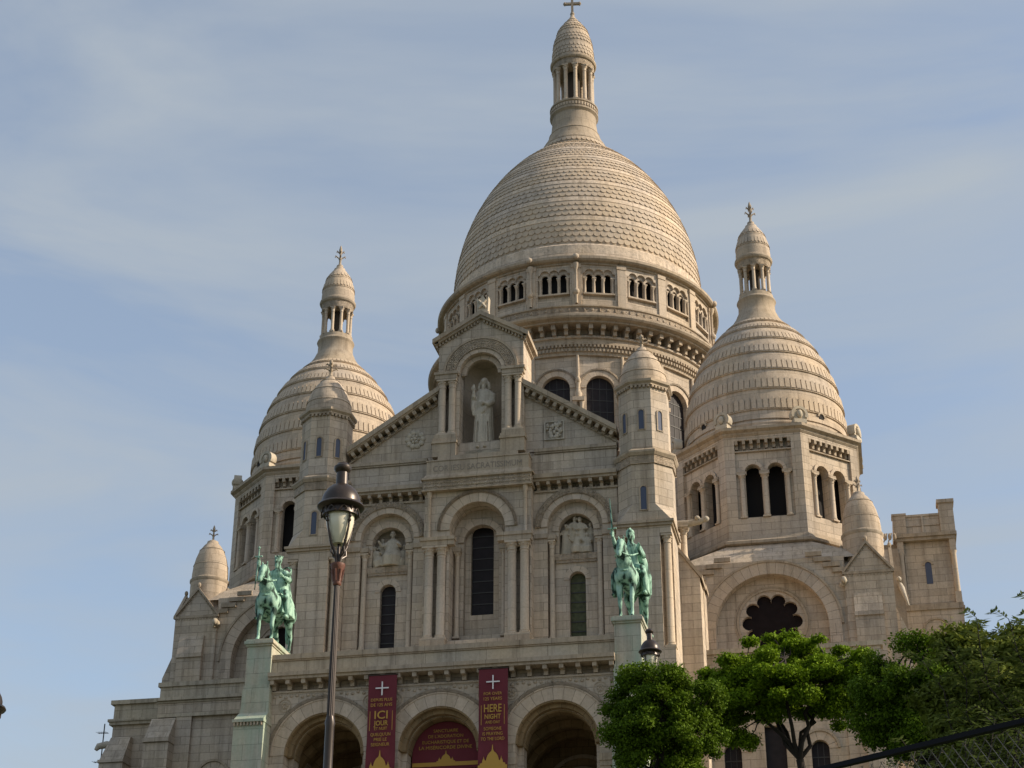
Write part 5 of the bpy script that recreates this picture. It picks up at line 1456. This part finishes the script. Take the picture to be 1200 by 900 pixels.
# ---------------------------------------------------------------- street lamps
def lamp(loc, H, label, sc_=1.0, glassmat=None):
    """cast iron post and bell shaped lantern; H = height of the lantern top above the ground"""
    root = tag(empty('street_lamp', loc), label, 'street lamp', 'iron street lamps')
    k = sc_
    zt = H
    P = MB()
    zc = zt-1.79*k                        # top of the shaft
    P.lathe([(.2*k, -.4), (.2*k, .25), (.15*k, .4), (.17*k, .5), (.11*k, .8), (.1*k, 1.1), (.075*k, 1.3), (.07*k, 2.2)], 0, 0, 16)
    P.lathe([(.055*k, zt-4.6*k), (.07*k, zt-4.5*k), (.06*k, zt-4.35*k), (.06*k, zt-3.75*k), (.07*k, zt-3.7*k), (.048*k, zt-3.6*k)], 0, 0, 16)
    for q in range(12):                   # fluted shaft
        a = 2*pi*q/12; r0, r1 = .042*k, .028*k
        P.tube([(r0*cos(a)*1.15, r0*sin(a)*1.15, 2.0), (r1*cos(a)*1.1, r1*sin(a)*1.1, zc)], [.013*k, .009*k], 6)
    P.lathe([(.05*k, 2.0), (.03*k, zc)], 0, 0, 16)
    P.build('post', M_IRON, root, 40)
    c = MB(); c.lathe([(.045*k, zc-.02*k), (.06*k, zc), (.055*k, zc+.04*k), (.07*k, zc+.14*k), (.085*k, zc+.22*k), (.1*k, zc+.25*k), (.1*k, zc+.29*k), (.05*k, zc+.3*k)], 0, 0, 16)
    for q in range(8): a = q*pi/4; c.tube([(.055*k*cos(a), .055*k*sin(a), zc+.04*k), (.09*k*cos(a), .09*k*sin(a), zc+.2*k)], .012*k, 5)
    c.build('collar', M_RUST, root, 50)
    zb = zc+.58*k                         # bottom of the glass
    g = MB(); g.lathe([(.03*k, zb), (.09*k, zb+.0*k), (.145*k, zb+.12*k), (.185*k, zb+.28*k), (.205*k, zb+.44*k), (.205*k, zb+.5*k)], 0, 0, 24); g.build('glass_bowl', glassmat or M_LAMPGLASS, root, 60)
    h = MB()
    zh = zb+.46*k
    h.lathe([(.15*k, zh), (.235*k, zh-.06*k), (.25*k, zh-.05*k), (.24*k, zh+.03*k), (.315*k, zh+.06*k), (.33*k, zh+.08*k), (.315*k, zh+.11*k), (.27*k, zh+.13*k), (.268*k, zh+.19*k), (.25*k, zh+.25*k), (.205*k, zh+.33*k), (.15*k, zh+.385*k), (.085*k, zh+.42*k), (.08*k, zh+.6*k), (.1*k, zh+.62*k), (.12*k, zh+.65*k), (.12*k, zh+.69*k), (.09*k, zh+.71*k), (.075*k, zh+.74*k), (.0*k, zh+.75*k)], 0, 0, 32)
    h.build('hood', M_IRON, root, 40)
    for q in range(4):
        a = q*pi/2+.95; C_, S_ = cos(a), sin(a); b = MB()
        b.tube([(.03*k*C_, .03*k*S_, zc+.3*k), (.05*k*C_, .05*k*S_, zc+.42*k), (.13*k*C_, .13*k*S_, zb-.02*k), (.195*k*C_, .195*k*S_, zb+.2*k), (.235*k*C_, .235*k*S_, zb+.46*k), (.27*k*C_, .27*k*S_, zh+.06*k)], [.02*k, .02*k, .022*k, .015*k, .016*k, .02*k], 8)
        b.tube([(.05*k*C_, .05*k*S_, zc+.38*k), (.13*k*C_, .13*k*S_, zc+.44*k), (.12*k*C_, .12*k*S_, zc+.52*k), (.08*k*C_, .08*k*S_, zc+.5*k)], .012*k, 6)
        for z_, r_ in ((zb+.02*k, .14), (zb+.3*k, .215), (zb+.36*k, .225)): b.ball((r_*k*C_, r_*k*S_, z_), .025*k, 8, 6)
        b.build('lantern_arm', M_IRON, root, 50)
        sc2 = MB(); da = .5
        pts = []
        for t in range(13): 
            aa = a+.25+t*.085; rr = .262+.0*t; zz = zh-.02+.045*sin(t*.8)
            pts.append((rr*k*cos(aa), rr*k*sin(aa), zz))
        sc2.tube(pts, .011*k, 6); sc2.build('scrollwork', M_IRON, root, 50)
    s_ = MB(); s_.tube([(0, 0, zc+.25*k), (0, 0, zb+.02*k)], [.03*k, .02*k], 8); s_.build('stem', M_IRON, root, 50)
    return root
def lampglass():
    m, n, l, b = nt('frosted_lamp_glass')
    b.inputs['Base Color'].default_value = (.62, .60, .54, 1); b.inputs['Roughness'].default_value = .25
    b.inputs['Specular IOR Level'].default_value = .6
    t = n.new('ShaderNodeTexNoise'); t.inputs['Scale'].default_value = 6; c = n.new('ShaderNodeTexCoord'); l.new(c.outputs['Object'], t.inputs['Vector'])
    r = n.new('ShaderNodeMix'); r.data_type = 'RGBA'; r.inputs['A'].default_value = (.60, .54, .36, 1); r.inputs['B'].default_value = (.85, .80, .66, 1); l.new(t.outputs['Fac'], r.inputs['Factor']); l.new(r.outputs['Result'], b.inputs['Base Color'])
    return m
M_LAMPGLASS = lampglass()
def gz(y): return 0 if y < -69 else min(PZ, (y+69)*PZ/55)
lamp((9.47, -49.94, gz(-49.94)), 11.15-gz(-49.94), 'tall bronze brown lamp post in front of the left porch arch, nearest to the viewer', 1.0)
lamp((10.68, -25.1, gz(-25.1)), 16.62-gz(-25.1), 'smaller lamp just below the right bronze rider, its foot behind the round tree', 1.0)
lamp((4.44, -49.9, gz(-49.9)), 8.60-gz(-49.9), 'dark lamp cut off by the left edge of the photo, only its hood rim showing', 1.0)

# ---------------------------------------------------------------- aerial on the far left
def antenna():
    root = tag(empty('tv_antenna', (-24.1, 14.0, PZ)), 'thin television aerial mast at far left beyond the low stone wing', 'antenna')
    B = MB(); B.tube([(0, 0, 0), (.0, 0, 13.5)], .035, 6); B.build('mast', M_ALU, root)
    B = MB()
    for z, L in ((13.0, .35), (12.2, .3), (11.4, .4)):
        B.tube([(-L, 0, z), (L*.6, .1, z)], .02, 5)
        for k in range(6): x = -L+L*1.5*k/5; B.tube([(x, -.25, z), (x, .25, z+.03)], .01, 4)
    B.build('aerial_array', M_ALU, root)
antenna()

# ---------------------------------------------------------------- trees
def leaves(name, clumps, n, size, mat, parent, seed, elong=1.6, up=.35, sprig=False, shell=.55):
    """n leaf faces spread through ellipsoid clumps (x,y,z,rx,ry,rz); more of them near each clump's skin"""
    rng = np.random.default_rng(seed)
    cl = np.array(clumps, float)
    vol = (cl[:, 3]*cl[:, 4]*cl[:, 5])**(2/3); p = vol/vol.sum()
    idx = rng.choice(len(cl), n, p=p)
    d = rng.normal(size=(n, 3)); d /= np.linalg.norm(d, axis=1)[:, None]
    r = (shell+(1-shell)*rng.random(n))*(1+.12*rng.normal(size=n))
    c = cl[idx, :3]+d*cl[idx, 3:6]*r[:, None]
    # leaf frames: normal leans outwards and up
    nn = d*.7+rng.normal(size=(n, 3))*.75+np.array([0, 0, up]); nn /= np.linalg.norm(nn, axis=1)[:, None]
    t = np.cross(nn, rng.normal(size=(n, 3))); t /= np.linalg.norm(t, axis=1)[:, None]
    if sprig: t[:, 2] -= .35; t /= np.linalg.norm(t, axis=1)[:, None]
    b = np.cross(nn, t); s = size*(.6+.8*rng.random(n))[:, None]
    L = s*elong; W = s*.5
    P = np.stack([c-t*L*.5, c-t*L*.05+b*W, c+t*L*.5-nn*s*.15, c-t*L*.05-b*W], 1).reshape(-1, 3)
    me = bpy.data.meshes.new(name); me.vertices.add(4*n); me.vertices.foreach_set('co', P.ravel())
    me.loops.add(4*n); me.loops.foreach_set('vertex_index', np.arange(4*n))
    me.polygons.add(n); me.polygons.foreach_set('loop_start', np.arange(0, 4*n, 4)); me.polygons.foreach_set('loop_total', np.full(n, 4))
    me.update(calc_edges=True); me.materials.append(mat)
    o = bpy.data.objects.new(name, me); COL.objects.link(o); o.parent = parent
    return o
def limb(mb, a, b, r0, r1, rn, wob=.12, n=6):
    a, b = Vector(a), Vector(b); P, R = [], []; L = (b-a).length
    for i in range(n+1):
        t = i/n; w = sin(pi*t)*wob*L
        P.append(a.lerp(b, t)+Vector((rn.uniform(-1, 1)*w, rn.uniform(-1, 1)*w, rn.uniform(-.4, .4)*w))); R.append(r0+(r1-r0)*t)
    mb.tube(P, R, 7); return P
def tree(name, base, fork, trunk_r, crown_c, crown_r, nclump, nleaf, size, mat, label, seed, group=None, elong=1.6, flat=.7, clr=(.35, .6), extra=(), shell=.55, cluster_bottom=-.4):
    root = tag(empty(name, base), label, 'tree', group)
    rn = random.Random(seed); bx, by, bz = base
    rel = lambda p: (p[0]-bx, p[1]-by, p[2]-bz)
    tb = MB(); f = Vector(rel(fork)); cc = Vector(rel(crown_c))
    limb(tb, (0, 0, -.3), f, trunk_r*1.5, trunk_r, rn, .03)
    clumps = []
    tries = 0
    while len(clumps) < nclump and tries < 4000:
        tries += 1
        d = Vector((rn.gauss(0, 1), rn.gauss(0, 1), rn.gauss(0, 1))).normalized()
        if d.z < cluster_bottom: continue
        q = rn.uniform(.45, .92) if rn.random() < .85 else rn.uniform(.1, .5)
        p = cc+Vector((d.x*crown_r[0]*q, d.y*crown_r[1]*q, d.z*crown_r[2]*q))
        s = rn.uniform(*clr)
        clumps.append((p.x, p.y, p.z, s, s, s*flat))
    for e in extra: clumps.append((*rel(e[:3]), *e[3:]))
    mains = []
    for k in range(7):
        a = 2*pi*k/7+rn.random()*.5; e = cc+Vector((crown_r[0]*.5*cos(a), crown_r[1]*.5*sin(a), crown_r[2]*rn.uniform(-.1, .45)))
        mains.append(limb(tb, f, e, trunk_r*.62, trunk_r*.25, rn, .09))
    for c in clumps:
        p = Vector(c[:3]); best = min((q for m in mains for q in m[2:]), key=lambda q: (q-p).length)
        limb(tb, best, p, trunk_r*.22, trunk_r*.07, rn, .1, 4)
    tb.build('trunk', M_BARK, root, 60)
    leaves('crown', clumps, nleaf, size, mat, root, seed, elong, shell=shell)
    return root
Tg = 'trees in front of the right wing'
tree('ball_acacia_tree', (11.7, -31.1, gz(-31.1)), (11.7, -31.1, 10.6), .1, (11.72, -31.1, 12.25), (1.55, 1.5, 1.68), 170, 120000, .042, M_LEAFD,
     'round dense dark green tree just right of the right porch arch', 1, Tg, clr=(.22, .4), shell=.3, cluster_bottom=-.9)
tree('spreading_tree', (14.75, -25.85, gz(-25.85)), (14.62, -25.85, 12.55), .105, (14.45, -25.85, 14.35), (2.8, 2.4, 1.65), 205, 190000, .05, M_LEAF,
     'spreading bright green tree with a forked trunk before the rose window', 2, Tg, clr=(.2, .44), flat=.55, shell=.2, cluster_bottom=-.4,
     extra=((16.95, -25.85, 13.2, .32, .3, .2), (12.5, -25.5, 13.9, .6, .6, .4), (12.9, -25.5, 13.35, .5, .5, .3), (13.3, -25.8, 13.1, .35, .35, .25), (16.3, -26, 14.0, .55, .5, .35), (16.7, -26, 14.5, .5, .5, .35), (15.6, -26.2, 13.75, .5, .5, .3), (14.0, -26.3, 13.75, .5, .5, .3), (14.9, -27.2, 13.9, .5, .5, .3)))
tree('garden_tree', (17.6, -34.8, gz(-34.8)), (17.55, -34.8, 9.9), .13, (17.75, -34.8, 11.35), (1.9, 1.5, 1.55), 190, 120000, .042, M_LEAFD,
     'dark green leafy tree below the stair tower, behind the sprays at right', 3, Tg, clr=(.25, .45), shell=.35, cluster_bottom=-.9)
tree('olive_leaved_tree', (19.3, -39.9, gz(-39.9)), (19.2, -39.9, 8.6), .12, (19.1, -39.9, 9.9), (1.95, 1.4, 1.75), 190, 95000, .052, M_LEAFO,
     'tallest olive green tree at the right edge of the photo', 4, Tg, elong=2.4, clr=(.25, .45), shell=.3, cluster_bottom=-.95)

def spray_shrub(base, tips, label, seed, nl=9, size=.14):
    """upright stems with long pinnate leaves"""
    root = tag(empty('feathery_shrub', base), label, 'shrub', 'feathery shrubs near the handrail')
    rn = random.Random(seed); st = MB(); lf = MB()
    for tip in tips:
        t = Vector(tip)-Vector(base); a = Vector((rn.uniform(-.1, .1), rn.uniform(-.1, .1), 0))
        P = limb(st, a, t, .022, .006, rn, .05, 8)
        for k in range(26):
            f = .5+.5*k/25; i = min(len(P)-2, int(f*(len(P)-1))); q = P[i].lerp(P[i+1], f*(len(P)-1)-i)
            az = k*2.4+rn.random(); L = rn.uniform(.22, .42)*(1.2-.4*f)
            d = Vector((cos(az), sin(az), .35)); e = q+d*L; mid = q+d*L*.6+Vector((0, 0, .05))
            st.tube([q, mid, e-Vector((0, 0, .06))], [.005, .004, .002], 4)
            side = d.cross(Vector((0, 0, 1))).normalized()
            for j in range(1, nl):
                c = q.lerp(mid, j/5) if j < 5 else mid.lerp(e-Vector((0, 0, .06)), (j-5)/(nl-5))
                for sg in (-1, 1):
                    tdir = (side*sg+d*.55+Vector((0, 0, rn.uniform(-.35, .1)))).normalized(); w = tdir.cross(Vector((rn.uniform(-.3, .3), rn.uniform(-.3, .3), 1))).normalized()*size*.14
                    s = size*rn.uniform(.8, 1.2)
                    lf.add([c, c+tdir*s*.45+w, c+tdir*s, c+tdir*s*.45-w], [(0, 1, 2, 3)])
    st.build('stem', M_BARK, root, 60); lf.build('leaf_spray', M_SPRAY, root)
spray_shrub((18.6, -47.0, gz(-47)), [(18.05, -46.2, 9.55), (18.5, -46.2, 9.5), (18.9, -46.2, 9.75), (17.6, -46.3, 9.1), (17.2, -46.4, 8.9), (19.1, -46.3, 9.3), (18.3, -46.0, 9.0), (18.7, -46.2, 8.8), (17.9, -46.3, 8.7), (19.2, -46.3, 8.6)],
            'feathery shrub painted sunlit pale with tips against the sky near the right edge', 11)
spray_shrub((16.9, -55.0, gz(-55)), [(16.45, -54.4, 5.35), (16.7, -54.4, 5.6), (16.2, -54.5, 5.15), (16.95, -54.4, 5.5), (17.2, -54.4, 5.7), (17.5, -54.4, 5.9), (17.7, -54.4, 5.7), (18.0, -54.4, 6.0), (17.3, -54.4, 5.5)],
            'small feathery shrub behind the sloping black handrail', 12, size=.085)

# ---------------------------------------------------------------- handrail with mesh, bottom right
def handrail():
    a = Vector((15.98, -61.8, 3.73)); b = Vector((16.98, -62.86, 3.665))
    d = (b-a).normalized(); A = a-d*1.6; Bp = b+d*1.6; L = (Bp-A).length
    g = gz(-62.3)
    root = tag(empty('handrail_fence', (a.x, a.y, g)), 'black metal handrail with wire mesh below it in the bottom right corner', 'fence')
    o = Vector(root.location)
    sd = Vector((-d.y, d.x, 0))
    B = MB()
    def bar(p, q, w, h):
        V = []
        for e in (p, q):
            for u, v in ((-1, -1), (1, -1), (1, 1), (-1, 1)): V.append(tuple(e-o+sd*w*u+Vector((0, 0, h*v))))
        B.add(V, [(0, 1, 2, 3), (7, 6, 5, 4), (0, 4, 5, 1), (1, 5, 6, 2), (2, 6, 7, 3), (3, 7, 4, 0)])
    bar(A, Bp, .02, .012); B.build('top_rail', M_RAIL, root)
    for e_ in (.2, 1.5, 3.4, 4.5):
        B = MB(); p = A+d*e_-o; z = p.z-.014
        B.box(p.x-.018, p.x+.018, p.y-.018, p.y+.018, -.2, z); B.build('post', M_RAIL, root)
    B = MB()
    h = 1.05; st = .07; n = int(L/st)
    for k in range(-int(h/st), n):
        for sg in (0, 1):
            s0, s1 = k*st, k*st+h*.75
            c0, c1 = max(s0, 0), min(s1, L)
            if c1 <= c0: continue
            f = lambda s: (s-s0)/(s1-s0)*h
            z0 = f(c0); z1 = f(c1)
            p = A+d*c0-o; q = A+d*c1-o
            if sg: p.z -= .03+z0; q.z -= .03+z1
            else: p.z -= .03+h-z0; q.z -= .03+h-z1
            B.tube([p+sd*.004*sg, q+sd*.004*sg], .0022, 4)
    B.build('wire_mesh', M_WIRE, root)
    B = MB(); bar(A-Vector((0, 0, h+.05)), Bp-Vector((0, 0, h+.05)), .015, .012); B.build('bottom_rail', M_RAIL, root)
M_WIRE = simple('galvanised_wire', (.16, .15, .14), .5, metal=.5)
M_RAIL = simple('black_rail_paint', (.006, .0055, .008), .7, noise=.3, nscale=30, spec=.15)
handrail()
